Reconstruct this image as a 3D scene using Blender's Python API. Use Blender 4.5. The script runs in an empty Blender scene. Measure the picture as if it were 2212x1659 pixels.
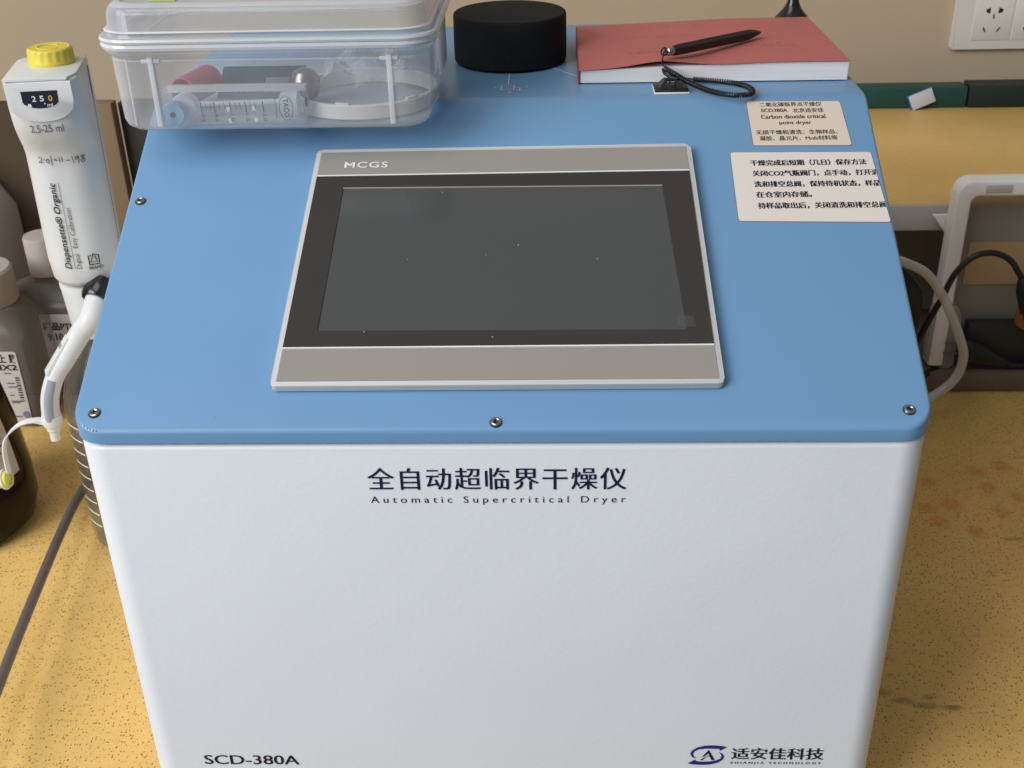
import bpy, bmesh, math, random
from math import sin, cos, pi, radians
from mathutils import Vector, Matrix
random.seed(7)
SC = bpy.context.scene
COL = SC.collection

# ------------------------------------------------------------------ camera
def make_camera():
    cam = bpy.data.cameras.new('camera')
    o = bpy.data.objects.new('camera', cam); COL.objects.link(o)
    p, y, r = 0.5092, -0.0394, -0.0248
    f = Vector((sin(y)*cos(p), cos(y)*cos(p), -sin(p)))
    rt = Vector((cos(y), -sin(y), 0)); up = rt.cross(f)
    rt2 = cos(r)*rt + sin(r)*up; up2 = -sin(r)*rt + cos(r)*up
    m = Matrix((rt2, up2, -f)).transposed().to_4x4()
    m.translation = Vector((0.0319, -0.5714, 0.7096))
    o.matrix_world = m
    cam.sensor_width = 36.0; cam.lens = 2517.2/2212*36
    cam.clip_start = 0.02; cam.clip_end = 50
    cam.dof.use_dof = True; cam.dof.focus_distance = 0.80; cam.dof.aperture_fstop = 22.0
    SC.camera = o
make_camera()

# ------------------------------------------------------------------ light
W = bpy.data.worlds.new("World"); SC.world = W; W.use_nodes = True
nt = W.node_tree; nt.nodes.clear()
wo = nt.nodes.new('ShaderNodeOutputWorld'); wb = nt.nodes.new('ShaderNodeBackground')
tc = nt.nodes.new('ShaderNodeTexCoord'); sx = nt.nodes.new('ShaderNodeSeparateXYZ')
mr = nt.nodes.new('ShaderNodeValToRGB')
nt.links.new(tc.outputs['Generated'], sx.inputs[0]); nt.links.new(sx.outputs['Z'], mr.inputs[0])
mr.color_ramp.elements[0].position = 0.0; mr.color_ramp.elements[0].color = (.36, .37, .385, 1)
mr.color_ramp.elements[1].position = 0.9; mr.color_ramp.elements[1].color = (.80, .83, .86, 1)
nt.links.new(mr.outputs[0], wb.inputs[0]); wb.inputs[1].default_value = 0.30
nt.links.new(wb.outputs[0], wo.inputs[0])

def area(name, loc, target, sx_, sy_, power, col):
    l = bpy.data.lights.new(name, 'AREA'); l.shape = 'RECTANGLE'; l.size = sx_; l.size_y = sy_
    l.energy = power; l.color = col
    o = bpy.data.objects.new(name, l); COL.objects.link(o); o.location = loc
    o.rotation_euler = (Vector(target)-Vector(loc)).to_track_quat('-Z', 'Y').to_euler()
    return o
area('window_light', (-4.0, -2.2, 2.65), (0, .15, .3), 1.5, 2.5, 116, (.985, .99, 1))
area('window_light', (-3.0, -3.4, 2.65), (0, .15, .3), 1.5, 2.5, 136, (.985, .99, 1))
area('overhead_fill', (-0.9, -0.75, 2.5), (.05, .2, .3), 1.5, 0.9, 17, (1, .99, .97))  # unseen fill lamp added overhead to lift the table, shelf and wall

SC.view_settings.view_transform = 'Standard'; SC.view_settings.look = 'None'
SC.view_settings.exposure = 0.1; SC.view_settings.gamma = 1
SC.view_settings.use_curve_mapping = False
SC.cycles.use_denoising = True
SC.cycles.max_bounces = 12; SC.cycles.transparent_max_bounces = 24
SC.cycles.caustics_reflective = False; SC.cycles.caustics_refractive = False

# ------------------------------------------------------------------ materials
def srgb(r, g, b):
    def c(v):
        v /= 255
        return v/12.92 if v <= .04045 else ((v+.055)/1.055)**2.4
    return (c(r), c(g), c(b), 1)

def mat(name, color, rough=.5, metal=0, spec=.5, bump=None, bscale=200, bdist=.0003, var=0, vscale=6, coat=0, trans=0, ior=1.45):
    m = bpy.data.materials.new(name); m.use_nodes = True
    n = m.node_tree.nodes; l = m.node_tree.links
    b = n['Principled BSDF']
    c = color if len(color) == 4 else (*color, 1)
    b.inputs['Base Color'].default_value = c
    b.inputs['Roughness'].default_value = rough
    b.inputs['Metallic'].default_value = metal
    b.inputs['Specular IOR Level'].default_value = spec
    b.inputs['Coat Weight'].default_value = coat
    b.inputs['Transmission Weight'].default_value = trans
    b.inputs['IOR'].default_value = ior
    t = None
    if bump or var:
        t = n.new('ShaderNodeTexCoord')
    if bump:
        x = n.new('ShaderNodeTexNoise'); x.inputs['Scale'].default_value = bscale; x.inputs['Detail'].default_value = 3
        l.new(t.outputs['Object'], x.inputs['Vector'])
        bp = n.new('ShaderNodeBump'); bp.inputs['Strength'].default_value = bump; bp.inputs['Distance'].default_value = bdist
        l.new(x.outputs['Fac'], bp.inputs['Height']); l.new(bp.outputs[0], b.inputs['Normal'])
    if var:
        x = n.new('ShaderNodeTexNoise'); x.inputs['Scale'].default_value = vscale; x.inputs['Detail'].default_value = 5
        l.new(t.outputs['Object'], x.inputs['Vector'])
        r = n.new('ShaderNodeMapRange'); r.inputs[1].default_value = .3; r.inputs[2].default_value = .7
        r.inputs[3].default_value = 1-var; r.inputs[4].default_value = 1+var
        l.new(x.outputs['Fac'], r.inputs[0])
        mx = n.new('ShaderNodeMix'); mx.data_type = 'RGBA'; mx.blend_type = 'MULTIPLY'; mx.inputs[0].default_value = 1
        mx.inputs[6].default_value = c; l.new(r.outputs[0], mx.inputs[7]); l.new(mx.outputs[2], b.inputs['Base Color'])
        rr = n.new('ShaderNodeMapRange'); rr.inputs[1].default_value = .3; rr.inputs[2].default_value = .7
        rr.inputs[3].default_value = max(0, rough-.06); rr.inputs[4].default_value = rough+.06
        l.new(x.outputs['Fac'], rr.inputs[0]); l.new(rr.outputs[0], b.inputs['Roughness'])
    return m

def film(name, tint, opacity, rough=.15, edge=.5, gloss=.5, bump=0):
    """thin translucent plastic or glass: see-through face-on, milkier at grazing angles"""
    m = bpy.data.materials.new(name); m.use_nodes = True
    n = m.node_tree.nodes; l = m.node_tree.links
    b = n['Principled BSDF']; out = n['Material Output']
    b.inputs['Base Color'].default_value = (*tint, 1); b.inputs['Roughness'].default_value = rough
    b.inputs['Specular IOR Level'].default_value = gloss
    tr = n.new('ShaderNodeBsdfTransparent'); tr.inputs[0].default_value = (.97, .98, .985, 1)
    lw = n.new('ShaderNodeLayerWeight'); lw.inputs[0].default_value = .45
    mr = n.new('ShaderNodeMapRange'); mr.inputs[3].default_value = opacity; mr.inputs[4].default_value = edge
    l.new(lw.outputs['Facing'], mr.inputs[0])
    mx = n.new('ShaderNodeMixShader'); l.new(mr.outputs[0], mx.inputs[0])
    l.new(tr.outputs[0], mx.inputs[1]); l.new(b.outputs[0], mx.inputs[2]); l.new(mx.outputs[0], out.inputs[0])
    if bump:
        t = n.new('ShaderNodeTexCoord'); x = n.new('ShaderNodeTexNoise'); x.inputs['Scale'].default_value = 45
        l.new(t.outputs['Object'], x.inputs['Vector'])
        bp = n.new('ShaderNodeBump'); bp.inputs['Strength'].default_value = bump; bp.inputs['Distance'].default_value = .002
        l.new(x.outputs['Fac'], bp.inputs['Height']); l.new(bp.outputs[0], b.inputs['Normal'])
    return m

M = {}
M['white'] = mat('white_powder_coat', (.72, .75, .785), .36, spec=.45, bump=.27, bscale=300, bdist=.0004, var=.012, vscale=9)
M['blue'] = mat('blue_powder_coat', (.142, .292, .490), .36, spec=.45, bump=.09, bscale=420, bdist=.0003, var=.02, vscale=7)
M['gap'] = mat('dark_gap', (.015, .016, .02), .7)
M['bezel'] = mat('bezel_grey_plastic', (.50, .51, .51), .38, bump=.1, bscale=900, bdist=.0001)
M['strip'] = mat('taupe_film', (.275, .255, .23), .42, bump=.08, bscale=1200, bdist=.0001, var=.015)
M['silver'] = mat('silver_line', (.72, .72, .72), .35)
M['frame_dark'] = mat('dark_brown_film', (.042, .036, .034), .5, spec=.22, var=.03)
M['ink'] = mat('black_ink', (.008, .008, .012), .5)
M['navy'] = mat('navy_ink', (.006, .009, .05), .45)
M['navyl'] = mat('bright_navy_ink', (.012, .02, .16), .45)
M['greyink'] = mat('grey_ink', (.11, .11, .115), .6)
M['white_ink'] = mat('white_ink', (.72, .72, .72), .5)
M['steel'] = mat('polished_steel', (.45, .44, .43), .25, metal=1)
M['hole'] = mat('black_recess', (.006, .006, .006), .6)
M['sticker_w'] = mat('pale_paper_sticker', (.66, .61, .56), .5, var=.015)
M['sticker_b'] = mat('beige_paper_sticker', (.63, .535, .455), .5, var=.015)
M['stedge'] = mat('brown_sticker_edge', (.16, .12, .10), .6)
M['foam'] = mat('black_foam', (.0085, .010, .0105), .8, spec=.25, bump=.5, bscale=500, bdist=.0004, var=.1)
M['black'] = mat('black_plastic', (.012, .012, .013), .42, bump=.1, bscale=300)
M['blackg'] = mat('glossy_black_plastic', (.01, .01, .011), .2)
M['red'] = mat('red_card_cover', (.43, .13, .12), .6, spec=.3, bump=.12, bscale=120, var=.06, vscale=14)
M['redside'] = mat('dark_red_spine', (.28, .035, .05), .6)
M['clear'] = film('clear_polypropylene', (.70, .73, .77), .17, .14, .75, .6, bump=.25)
M['clear_lid'] = film('milky_lid_plastic', (.50, .53, .57), .36, .14, .85, .6, bump=.25)
M['clear_edge'] = film('thick_polypropylene', (.80, .82, .85), .50, .14, .85, .6)
M['acryl'] = film('clear_acrylic', (.74, .78, .82), .09, .05, .5, .9)
M['acryl_edge'] = film('frosted_acrylic', (.84, .87, .90), .58, .2, .85, .5)
M['bag'] = film('plastic_bag_film', (.72, .78, .84), .09, .12, .7, .8, bump=.8)
M['whiteplastic'] = mat('white_plastic', (.72, .72, .70), .38, var=.02)
M['disp'] = mat('light_grey_plastic', (.64, .655, .65), .4, spec=.4, bump=.04, bscale=700, var=.02, vscale=20)
M['yellow'] = mat('yellow_plastic', (.66, .55, .07), .4, var=.03, vscale=40)
M['yellow2'] = mat('lemon_plastic', (.72, .70, .05), .35)
M['window'] = mat('dark_window', (.022, .024, .036), .25)
M['yellow_ink'] = mat('yellow_ink', (.6, .42, .03), .5)
M['glass'] = film('clear_glass', (.16, .15, .13), .04, .03, .42, 1.0)
M['amber'] = mat('amber_glass', (.011, .0055, .004), .16, spec=.22, var=.2, vscale=3)
M['amberlabel'] = mat('label_paper', (.56, .51, .45), .55, var=.03)
M['petg'] = film('shade_tinted_plastic', (.19, .165, .14), .45, .25, .85, .4)  # clear plastic; the shade at the back is put into the tint
M['label2'] = mat('white_label_paper', (.52, .48, .46), .55, var=.03)
M['geblue'] = mat('blue_print', (.05, .10, .2), .5)
M['hose'] = None
M['tube'] = film('milky_tube', (.60, .575, .53), .55, .12, .9, .6)
M['wall'] = mat('beige_wall_paint', (.42, .34, .24), .75, spec=.2, bump=.1, bscale=60, var=.02, vscale=3)
M['wood_dark'] = mat('dark_brown_board', (.075, .052, .033), .7, spec=.2, var=.12, vscale=5)
M['tan'] = mat('tan_board', (.22, .15, .09), .65, spec=.2, var=.05)
M['olive'] = mat('dark_olive_board', (.035, .034, .028), .65, spec=.2, var=.08)
M['greyshelf'] = mat('grey_shelf_edge', (.50, .475, .465), .6, spec=.3)
M['greyback'] = mat('grey_shelf_back', (.36, .345, .31), .7, spec=.2, var=.05)
M['pinkgrey'] = mat('brown_shelf_edge', (.155, .115, .085), .55, spec=.3)
M['green'] = mat('green_cover', (.011, .062, .052), .5, var=.1, vscale=12)
M['darkgreen'] = mat('dark_green_cover', (.006, .017, .016), .5)
M['card'] = mat('white_card', (.5, .49, .52), .5)
M['bluecard'] = mat('blue_card', (.03, .07, .25), .4)
M['socket'] = mat('white_socket_plastic', (.60, .58, .545), .35)
M['ptray'] = mat('milky_white_plastic', (.80, .785, .785), .4, var=.03)
M['pwall'] = film('grey_translucent_plastic', (.38, .36, .33), .5, .3, .8, .4)
M['ochre'] = mat('ochre_patch', (.44, .31, .17), .55, var=.08)
M['cream'] = mat('cream_plastic', (.5, .45, .28), .5)
M['orange'] = mat('orange_plastic', (.33, .14, .03), .5)
M['pink'] = mat('pink_red_plastic', (.55, .06, .12), .45)
M['bluecap'] = mat('pale_blue_plastic', (.26, .46, .64), .4)
M['tablebody'] = None

def table_material(name, base, holes=True):
    m = bpy.data.materials.new(name); m.use_nodes = True
    n = m.node_tree.nodes; l = m.node_tree.links; b = n['Principled BSDF']
    t = n.new('ShaderNodeTexCoord')
    def noise(s, d=4):
        x = n.new('ShaderNodeTexNoise'); x.inputs['Scale'].default_value = s; x.inputs['Detail'].default_value = d
        l.new(t.outputs['Object'], x.inputs['Vector']); return x
    def ramp(src, p0, c0, p1, c1):
        r = n.new('ShaderNodeValToRGB'); e = r.color_ramp.elements
        e[0].position = p0; e[0].color = (*c0, 1); e[1].position = p1; e[1].color = (*c1, 1)
        l.new(src, r.inputs[0]); return r
    def mul(a, c, fac=1):
        x = n.new('ShaderNodeMix'); x.data_type = 'RGBA'; x.blend_type = 'MULTIPLY'; x.inputs[0].default_value = fac
        l.new(a, x.inputs[6]); l.new(c, x.inputs[7]); return x.outputs[2]
    big = noise(5); r1 = ramp(big.outputs['Fac'], .3, (base[0]*.86, base[1]*.84, base[2]*.8), .7, (base[0]*1.08, base[1]*1.08, base[2]*1.1))
    col = r1.outputs[0]
    fine = noise(160, 2); rf = ramp(fine.outputs['Fac'], .3, (.95, .94, .92), .6, (1, 1, 1)); col = mul(col, rf.outputs[0])
    if holes:
        # small dark pits scattered over the laminate, sparser in places
        def pits(scale, size, keep, seed):
            mp = n.new('ShaderNodeMapping'); mp.inputs['Location'].default_value = (seed, seed*.7, 0)
            mp.inputs['Scale'].default_value = (1, .75, 1)
            l.new(t.outputs['Object'], mp.inputs[0])
            nz = n.new('ShaderNodeTexNoise'); nz.inputs['Scale'].default_value = 600
            l.new(mp.outputs[0], nz.inputs['Vector'])
            ad = n.new('ShaderNodeVectorMath'); ad.operation = 'MULTIPLY_ADD'; ad.inputs[1].default_value = (.0012, .0012, 0)
            l.new(nz.outputs['Color'], ad.inputs[0]); l.new(mp.outputs[0], ad.inputs[2])
            v = n.new('ShaderNodeTexVoronoi'); v.voronoi_dimensions = '2D'; v.inputs['Scale'].default_value = scale
            l.new(ad.outputs[0], v.inputs['Vector'])
            sep = n.new('ShaderNodeSeparateColor'); l.new(v.outputs['Color'], sep.inputs[0])
            sz = n.new('ShaderNodeMath'); sz.operation = 'MULTIPLY'; sz.inputs[1].default_value = size; l.new(sep.outputs[1], sz.inputs[0])
            lt = n.new('ShaderNodeMath'); lt.operation = 'LESS_THAN'; l.new(v.outputs['Distance'], lt.inputs[0]); l.new(sz.outputs[0], lt.inputs[1])
            kp = n.new('ShaderNodeMath'); kp.operation = 'LESS_THAN'; kp.inputs[1].default_value = keep; l.new(sep.outputs[0], kp.inputs[0])
            an = n.new('ShaderNodeMath'); an.operation = 'MULTIPLY'; l.new(lt.outputs[0], an.inputs[0]); l.new(kp.outputs[0], an.inputs[1])
            return an.outputs[0]
        for (s, z, k, sd) in ((400, .33, .46, 0), (620, .30, .22, 3.3)):
            p = pits(s, z, k, sd)
            x = n.new('ShaderNodeMix'); x.data_type = 'RGBA'; l.new(p, x.inputs[0]); l.new(col, x.inputs[6])
            x.inputs[7].default_value = (.27, .17, .058, 1); col = x.outputs[2]
        # orange spots and a smudge, worn into the top on the right hand side
        geo = n.new('ShaderNodeSeparateXYZ'); l.new(t.outputs['Object'], geo.inputs[0])
        for (cx, cy, rx, ry, c, a) in STAINS:
            u = n.new('ShaderNodeMath'); u.operation = 'MULTIPLY_ADD'; u.inputs[1].default_value = 1/rx; u.inputs[2].default_value = -cx/rx; l.new(geo.outputs[0], u.inputs[0])
            w = n.new('ShaderNodeMath'); w.operation = 'MULTIPLY_ADD'; w.inputs[1].default_value = 1/ry; w.inputs[2].default_value = -cy/ry; l.new(geo.outputs[1], w.inputs[0])
            cv = n.new('ShaderNodeCombineXYZ'); l.new(u.outputs[0], cv.inputs[0]); l.new(w.outputs[0], cv.inputs[1])
            ln = n.new('ShaderNodeVectorMath'); ln.operation = 'LENGTH'; l.new(cv.outputs[0], ln.inputs[0])
            mm = n.new('ShaderNodeMapRange'); mm.interpolation_type = 'SMOOTHSTEP'
            mm.inputs[1].default_value = 1.25; mm.inputs[2].default_value = .3; mm.inputs[3].default_value = 0; mm.inputs[4].default_value = a
            l.new(ln.outputs['Value'], mm.inputs[0])
            gr = noise(220, 2); g2 = n.new('ShaderNodeMath'); g2.operation = 'MULTIPLY'; l.new(mm.outputs[0], g2.inputs[0])
            gm = n.new('ShaderNodeMapRange'); gm.inputs[1].default_value = .15; gm.inputs[2].default_value = .55; l.new(gr.outputs['Fac'], gm.inputs[0]); l.new(gm.outputs[0], g2.inputs[1])
            x = n.new('ShaderNodeMix'); x.data_type = 'RGBA'; l.new(g2.outputs[0], x.inputs[0]); l.new(col, x.inputs[6])
            x.inputs[7].default_value = (*c, 1); col = x.outputs[2]
    l.new(col, b.inputs['Base Color']); b.inputs['Roughness'].default_value = .45; b.inputs['Specular IOR Level'].default_value = .35
    return m
OR = (.52, .17, .03); SM = (.13, .085, .04)
STAINS = []
STAIN_SPOTS = ((.434,.479),(.419,.430),(.423,.407),(.456,.389),(.493,.422),(.495,.468),(.5215,.5095),(.519,.450),(.446,.436),(.491,.498),(.40,.45))
SMUDGES = [(.306,.165,.012,.005,SM,.5), (.322,.1545,.012,.0045,SM,.55), (.340,.149,.013,.0045,SM,.55), (.361,.147,.011,.004,SM,.7), (.344,.159,.005,.004,SM,.5), (.49,.377,.014,.004,SM,.5)]
for (x, y) in STAIN_SPOTS:
    STAINS.append((x, y, random.uniform(.010, .014), random.uniform(.011, .016), OR, .55))
STAINS += SMUDGES
M['table'] = table_material('yellow_speckled_laminate', (.72, .47, .155))
M['shelf_top'] = table_material('yellow_shelf_laminate', (.70, .465, .165), holes=False)

def hose_material():
    m = mat('braided_steel_hose', (.30, .27, .255), .3, metal=.15)
    n = m.node_tree.nodes; l = m.node_tree.links; b = n['Principled BSDF']
    uv = n.new('ShaderNodeUVMap')
    def wave(rot):
        mp = n.new('ShaderNodeMapping'); mp.inputs['Rotation'].default_value = (0, 0, rot); mp.inputs['Scale'].default_value = (1, 1, 1)
        l.new(uv.outputs[0], mp.inputs[0])
        w = n.new('ShaderNodeTexWave'); w.inputs['Scale'].default_value = 7; w.inputs['Distortion'].default_value = .3
        l.new(mp.outputs[0], w.inputs[0]); return w
    a, c = wave(radians(52)), wave(radians(-52))
    mx = n.new('ShaderNodeMath'); mx.operation = 'MAXIMUM'; l.new(a.outputs['Fac'], mx.inputs[0]); l.new(c.outputs['Fac'], mx.inputs[1])
    r = n.new('ShaderNodeValToRGB'); r.color_ramp.elements[0].color = (.035, .028, .027, 1); r.color_ramp.elements[1].color = (.22, .19, .185, 1)
    r.color_ramp.elements[0].position = .3
    l.new(mx.outputs[0], r.inputs[0]); l.new(r.outputs[0], b.inputs['Base Color'])
    bp = n.new('ShaderNodeBump'); bp.inputs['Strength'].default_value = .5; bp.inputs['Distance'].default_value = .0006
    l.new(mx.outputs[0], bp.inputs['Height']); l.new(bp.outputs[0], b.inputs['Normal'])
    return m
M['hose'] = hose_material()

def screen_material():
    m = mat('dark_touch_screen', (.066, .070, .069), .2, spec=.5, var=.0)
    n = m.node_tree.nodes; l = m.node_tree.links; b = n['Principled BSDF']
    t = n.new('ShaderNodeTexCoord'); x = n.new('ShaderNodeTexNoise'); x.inputs['Scale'].default_value = 14; x.inputs['Detail'].default_value = 6
    l.new(t.outputs['Object'], x.inputs['Vector'])
    r = n.new('ShaderNodeMapRange'); r.inputs[1].default_value = .3; r.inputs[2].default_value = .7; r.inputs[3].default_value = .08; r.inputs[4].default_value = .20
    l.new(x.outputs['Fac'], r.inputs[0]); l.new(r.outputs[0], b.inputs['Roughness'])
    return m
M['screen'] = screen_material()

def pages_material():
    m = mat('book_pages', (.62, .61, .61), .7, spec=.2)
    n = m.node_tree.nodes; l = m.node_tree.links; b = n['Principled BSDF']
    t = n.new('ShaderNodeTexCoord'); mp = n.new('ShaderNodeMapping'); mp.inputs['Scale'].default_value = (9, 9, 2200)
    l.new(t.outputs['Object'], mp.inputs[0]); x = n.new('ShaderNodeTexNoise'); x.inputs['Scale'].default_value = 1; x.inputs['Detail'].default_value = 2
    l.new(mp.outputs[0], x.inputs['Vector'])
    r = n.new('ShaderNodeValToRGB'); r.color_ramp.elements[0].position = .3; r.color_ramp.elements[0].color = (.60, .59, .59, 1); r.color_ramp.elements[1].position = .6; r.color_ramp.elements[1].color = (.68, .67, .68, 1)
    l.new(x.outputs['Fac'], r.inputs[0]); l.new(r.outputs[0], b.inputs['Base Color'])
    return m
M['pages'] = pages_material()

# ------------------------------------------------------------------ mesh helpers
def link(name, bm, material, parent=None, smooth=True, angle=35):
    me = bpy.data.meshes.new(name)
    bmesh.ops.recalc_face_normals(bm, faces=bm.faces[:])
    bm.to_mesh(me); bm.free()
    if material: me.materials.append(material)
    if smooth:
        for p in me.polygons: p.use_smooth = True
        me.set_sharp_from_angle(angle=radians(angle))
    o = bpy.data.objects.new(name, me); COL.objects.link(o)
    if parent: o.parent = parent; o.matrix_parent_inverse = parent.matrix_world.inverted() if False else Matrix.Translation(-Vector(parent.location)) if parent.type == 'EMPTY' else Matrix()
    return o

def thing(name, label, cat, loc=(0, 0, 0), group=None):
    o = bpy.data.objects.new(name, None); COL.objects.link(o); o.location = loc; o.empty_display_size = .02
    return tag(o, label, cat, group)

def tag(o, label=None, cat=None, group=None, kind=None):
    if label: o['label'] = label
    if cat: o['category'] = cat
    if group: o['group'] = group
    if kind: o['kind'] = kind
    return o

def bm_box(bm, x0, x1, y0, y1, z0, z1, bev=0, seg=2, mtx=None):
    r = bmesh.ops.create_cube(bm, size=1)
    vs = r['verts']
    for v in vs:
        v.co = Vector(((x0+x1)/2+v.co.x*(x1-x0), (y0+y1)/2+v.co.y*(y1-y0), (z0+z1)/2+v.co.z*(z1-z0)))
    if bev:
        es = list({e for v in vs for e in v.link_edges})
        rr = bmesh.ops.bevel(bm, geom=es, offset=bev, segments=seg, profile=.5, affect='EDGES')
        vs = list({v for f in rr['faces'] for v in f.verts} | {v for v in vs if v.is_valid})
    if mtx:
        for v in vs: v.co = mtx @ v.co
    return vs

def box(name, x0, x1, y0, y1, z0, z1, m, parent=None, bev=.001, seg=2, mtx=None):
    bm = bmesh.new(); bm_box(bm, x0, x1, y0, y1, z0, z1, bev, seg, mtx)
    return link(name, bm, m, parent)

def catmull(pts, n=10, closed=False):
    pts = [Vector(p) for p in pts]; out = []
    N = len(pts)
    for i in range(N if closed else N-1):
        p0 = pts[(i-1) % N] if closed or i > 0 else pts[0]*2-pts[1]
        p1, p2 = pts[i], pts[(i+1) % N]
        p3 = pts[(i+2) % N] if closed or i+2 < N else pts[-1]*2-pts[-2]
        for k in range(n):
            t = k/n
            out.append(.5*((2*p1)+(-p0+p2)*t+(2*p0-5*p1+4*p2-p3)*t*t+(-p0+3*p1-3*p2+p3)*t**3))
    if not closed: out.append(pts[-1])
    return out

def frames(path, closed=False):
    N = len(path); T = []
    for i in range(N):
        a = path[(i-1) % N] if closed or i > 0 else path[i]
        b = path[(i+1) % N] if closed or i < N-1 else path[i]
        T.append((b-a).normalized())
    ref = Vector((0, 0, 1)) if abs(T[0].z) < .9 else Vector((1, 0, 0))
    U = (ref-T[0]*ref.dot(T[0])).normalized(); out = []
    for t in T:
        U = (U-t*U.dot(t)).normalized(); out.append((U, t.cross(U)))
    return out

def bm_tube(bm, path, rad, seg=10, closed=False, caps=True, uv=None):
    fr = frames(path, closed); rings = []; N = len(path)
    R = rad if callable(rad) else (lambda s: rad)
    for i, p in enumerate(path):
        r = R(i/(N-1)); U, V = fr[i]
        rings.append([bm.verts.new(p+U*(r*cos(2*pi*k/seg))+V*(r*sin(2*pi*k/seg))) for k in range(seg)])
    d = [0]
    for i in range(1, N): d.append(d[-1]+(path[i]-path[i-1]).length)
    lay = bm.loops.layers.uv.verify() if uv else None
    for i in range(N if closed else N-1):
        a, b = rings[i], rings[(i+1) % N]
        for k in range(seg):
            f = bm.faces.new((a[k], a[(k+1) % seg], b[(k+1) % seg], b[k]))
            if uv:
                for lp, (s, q) in zip(f.loops, ((i, k), (i, k+1), (i+1, k+1), (i+1, k))):
                    lp[lay].uv = (q/seg, d[s]/uv)
    if caps and not closed:
        bm.faces.new(rings[0][::-1]); bm.faces.new(rings[-1])

def tube(name, pts, rad, m, parent=None, seg=10, n=8, closed=False, uv=None):
    bm = bmesh.new(); bm_tube(bm, catmull(pts, n, closed), rad, seg, closed, uv=uv)
    return link(name, bm, m, parent, angle=60)

def bm_lathe(bm, prof, c=(0, 0, 0), seg=40, mtx=None, closed_ends=True):
    rings = []
    for r, z in prof:
        ring = []
        for k in range(seg):
            v = Vector((r*cos(2*pi*k/seg), r*sin(2*pi*k/seg), z))
            if mtx: v = mtx @ v
            ring.append(bm.verts.new(v+Vector(c)))
        rings.append(ring)
    for a, b in zip(rings, rings[1:]):
        for k in range(seg): bm.faces.new((a[k], a[(k+1) % seg], b[(k+1) % seg], b[k]))
    if closed_ends:
        bm.faces.new(rings[0][::-1]); bm.faces.new(rings[-1])

def lathe(name, prof, m, parent=None, c=(0, 0, 0), seg=40, mtx=None, closed=True):
    bm = bmesh.new(); bm_lathe(bm, prof, c, seg, mtx, closed)
    return link(name, bm, m, parent)

def rrect(x0, x1, y0, y1, r, n=6):
    """outline of a rounded rectangle; r is one radius or four (bl, br, tr, tl)"""
    rs = r if isinstance(r, (tuple, list)) else (r,)*4
    out = []
    for (cx, cy, a0, rr) in ((x0, y0, pi, rs[0]), (x1, y0, 1.5*pi, rs[1]), (x1, y1, 0, rs[2]), (x0, y1, .5*pi, rs[3])):
        sx_, sy_ = (1 if cx == x0 else -1), (1 if cy == y0 else -1)
        if rr <= 0: out.append((cx, cy)); continue
        for k in range(n+1):
            a = a0+k/n*pi/2
            out.append((cx+sx_*rr+rr*cos(a), cy+sy_*rr+rr*sin(a)))
    return out

def quad_round(c, r, n=5):
    """quadrilateral bl, br, tr, tl with rounded corners"""
    P = [Vector(p) for p in c]; out = []
    for i in range(4):
        p, a, b = P[i], P[i-1], P[(i+1) % 4]
        s = p+(a-p).normalized()*r; e = p+(b-p).normalized()*r
        for k in range(n+1):
            t = k/n; out.append(tuple((1-t)**2*s+2*t*(1-t)*p+t*t*e))
    return out

class Plane:
    def __init__(s, o, u, v):
        s.o, s.u, s.v = Vector(o), Vector(u).normalized(), Vector(v).normalized(); s.n = s.u.cross(s.v)
    def p(s, x, y, h=0): return s.o+s.u*x+s.v*y+s.n*h

def slab(bm, pl, poly, h0, h1, bev=0, seg=2):
    """a flat plate of the given outline standing between h0 and h1 above a plane"""
    lo = [bm.verts.new(pl.p(x, y, h0)) for x, y in poly]; hi = [bm.verts.new(pl.p(x, y, h1)) for x, y in poly]
    N = len(poly)
    f = bm.faces.new(hi); bm.faces.new(lo[::-1])
    for i in range(N): bm.faces.new((lo[i], lo[(i+1) % N], hi[(i+1) % N], hi[i]))
    if bev: bmesh.ops.bevel(bm, geom=list(f.edges), offset=bev, segments=seg, profile=.5, affect='EDGES')

def plate(name, pl, poly, h0, h1, m, parent=None, bev=0, seg=2):
    bm = bmesh.new(); slab(bm, pl, poly, h0, h1, bev, seg); return link(name, bm, m, parent)

def loft(bm, rings, cap0=True, cap1=True):
    R = [[bm.verts.new(p) for p in r] for r in rings]; N = len(R[0])
    for a, b in zip(R, R[1:]):
        for k in range(N): bm.faces.new((a[k], a[(k+1) % N], b[(k+1) % N], b[k]))
    if cap0: bm.faces.new(R[0][::-1])
    if cap1: bm.faces.new(R[-1])

def text_mesh(s, offset=0, shear=0, spacing=1.0, res=3):
    c = bpy.data.curves.new('t', 'FONT'); c.body = s; c.size = 1; c.resolution_u = res
    c.offset = offset; c.shear = shear; c.space_character = spacing; c.fill_mode = 'FRONT'
    o = bpy.data.objects.new('t', c); COL.objects.link(o)
    bpy.context.view_layer.update()
    me = bpy.data.meshes.new_from_object(o.evaluated_get(bpy.context.evaluated_depsgraph_get()))
    bpy.data.objects.remove(o); bpy.data.curves.remove(c)
    bm = bmesh.new(); bm.from_mesh(me); bpy.data.meshes.remove(me)
    return bm

def bbox(bm):
    xs = [v.co.x for v in bm.verts]; ys = [v.co.y for v in bm.verts]
    return min(xs), max(xs), min(ys), max(ys)

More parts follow.
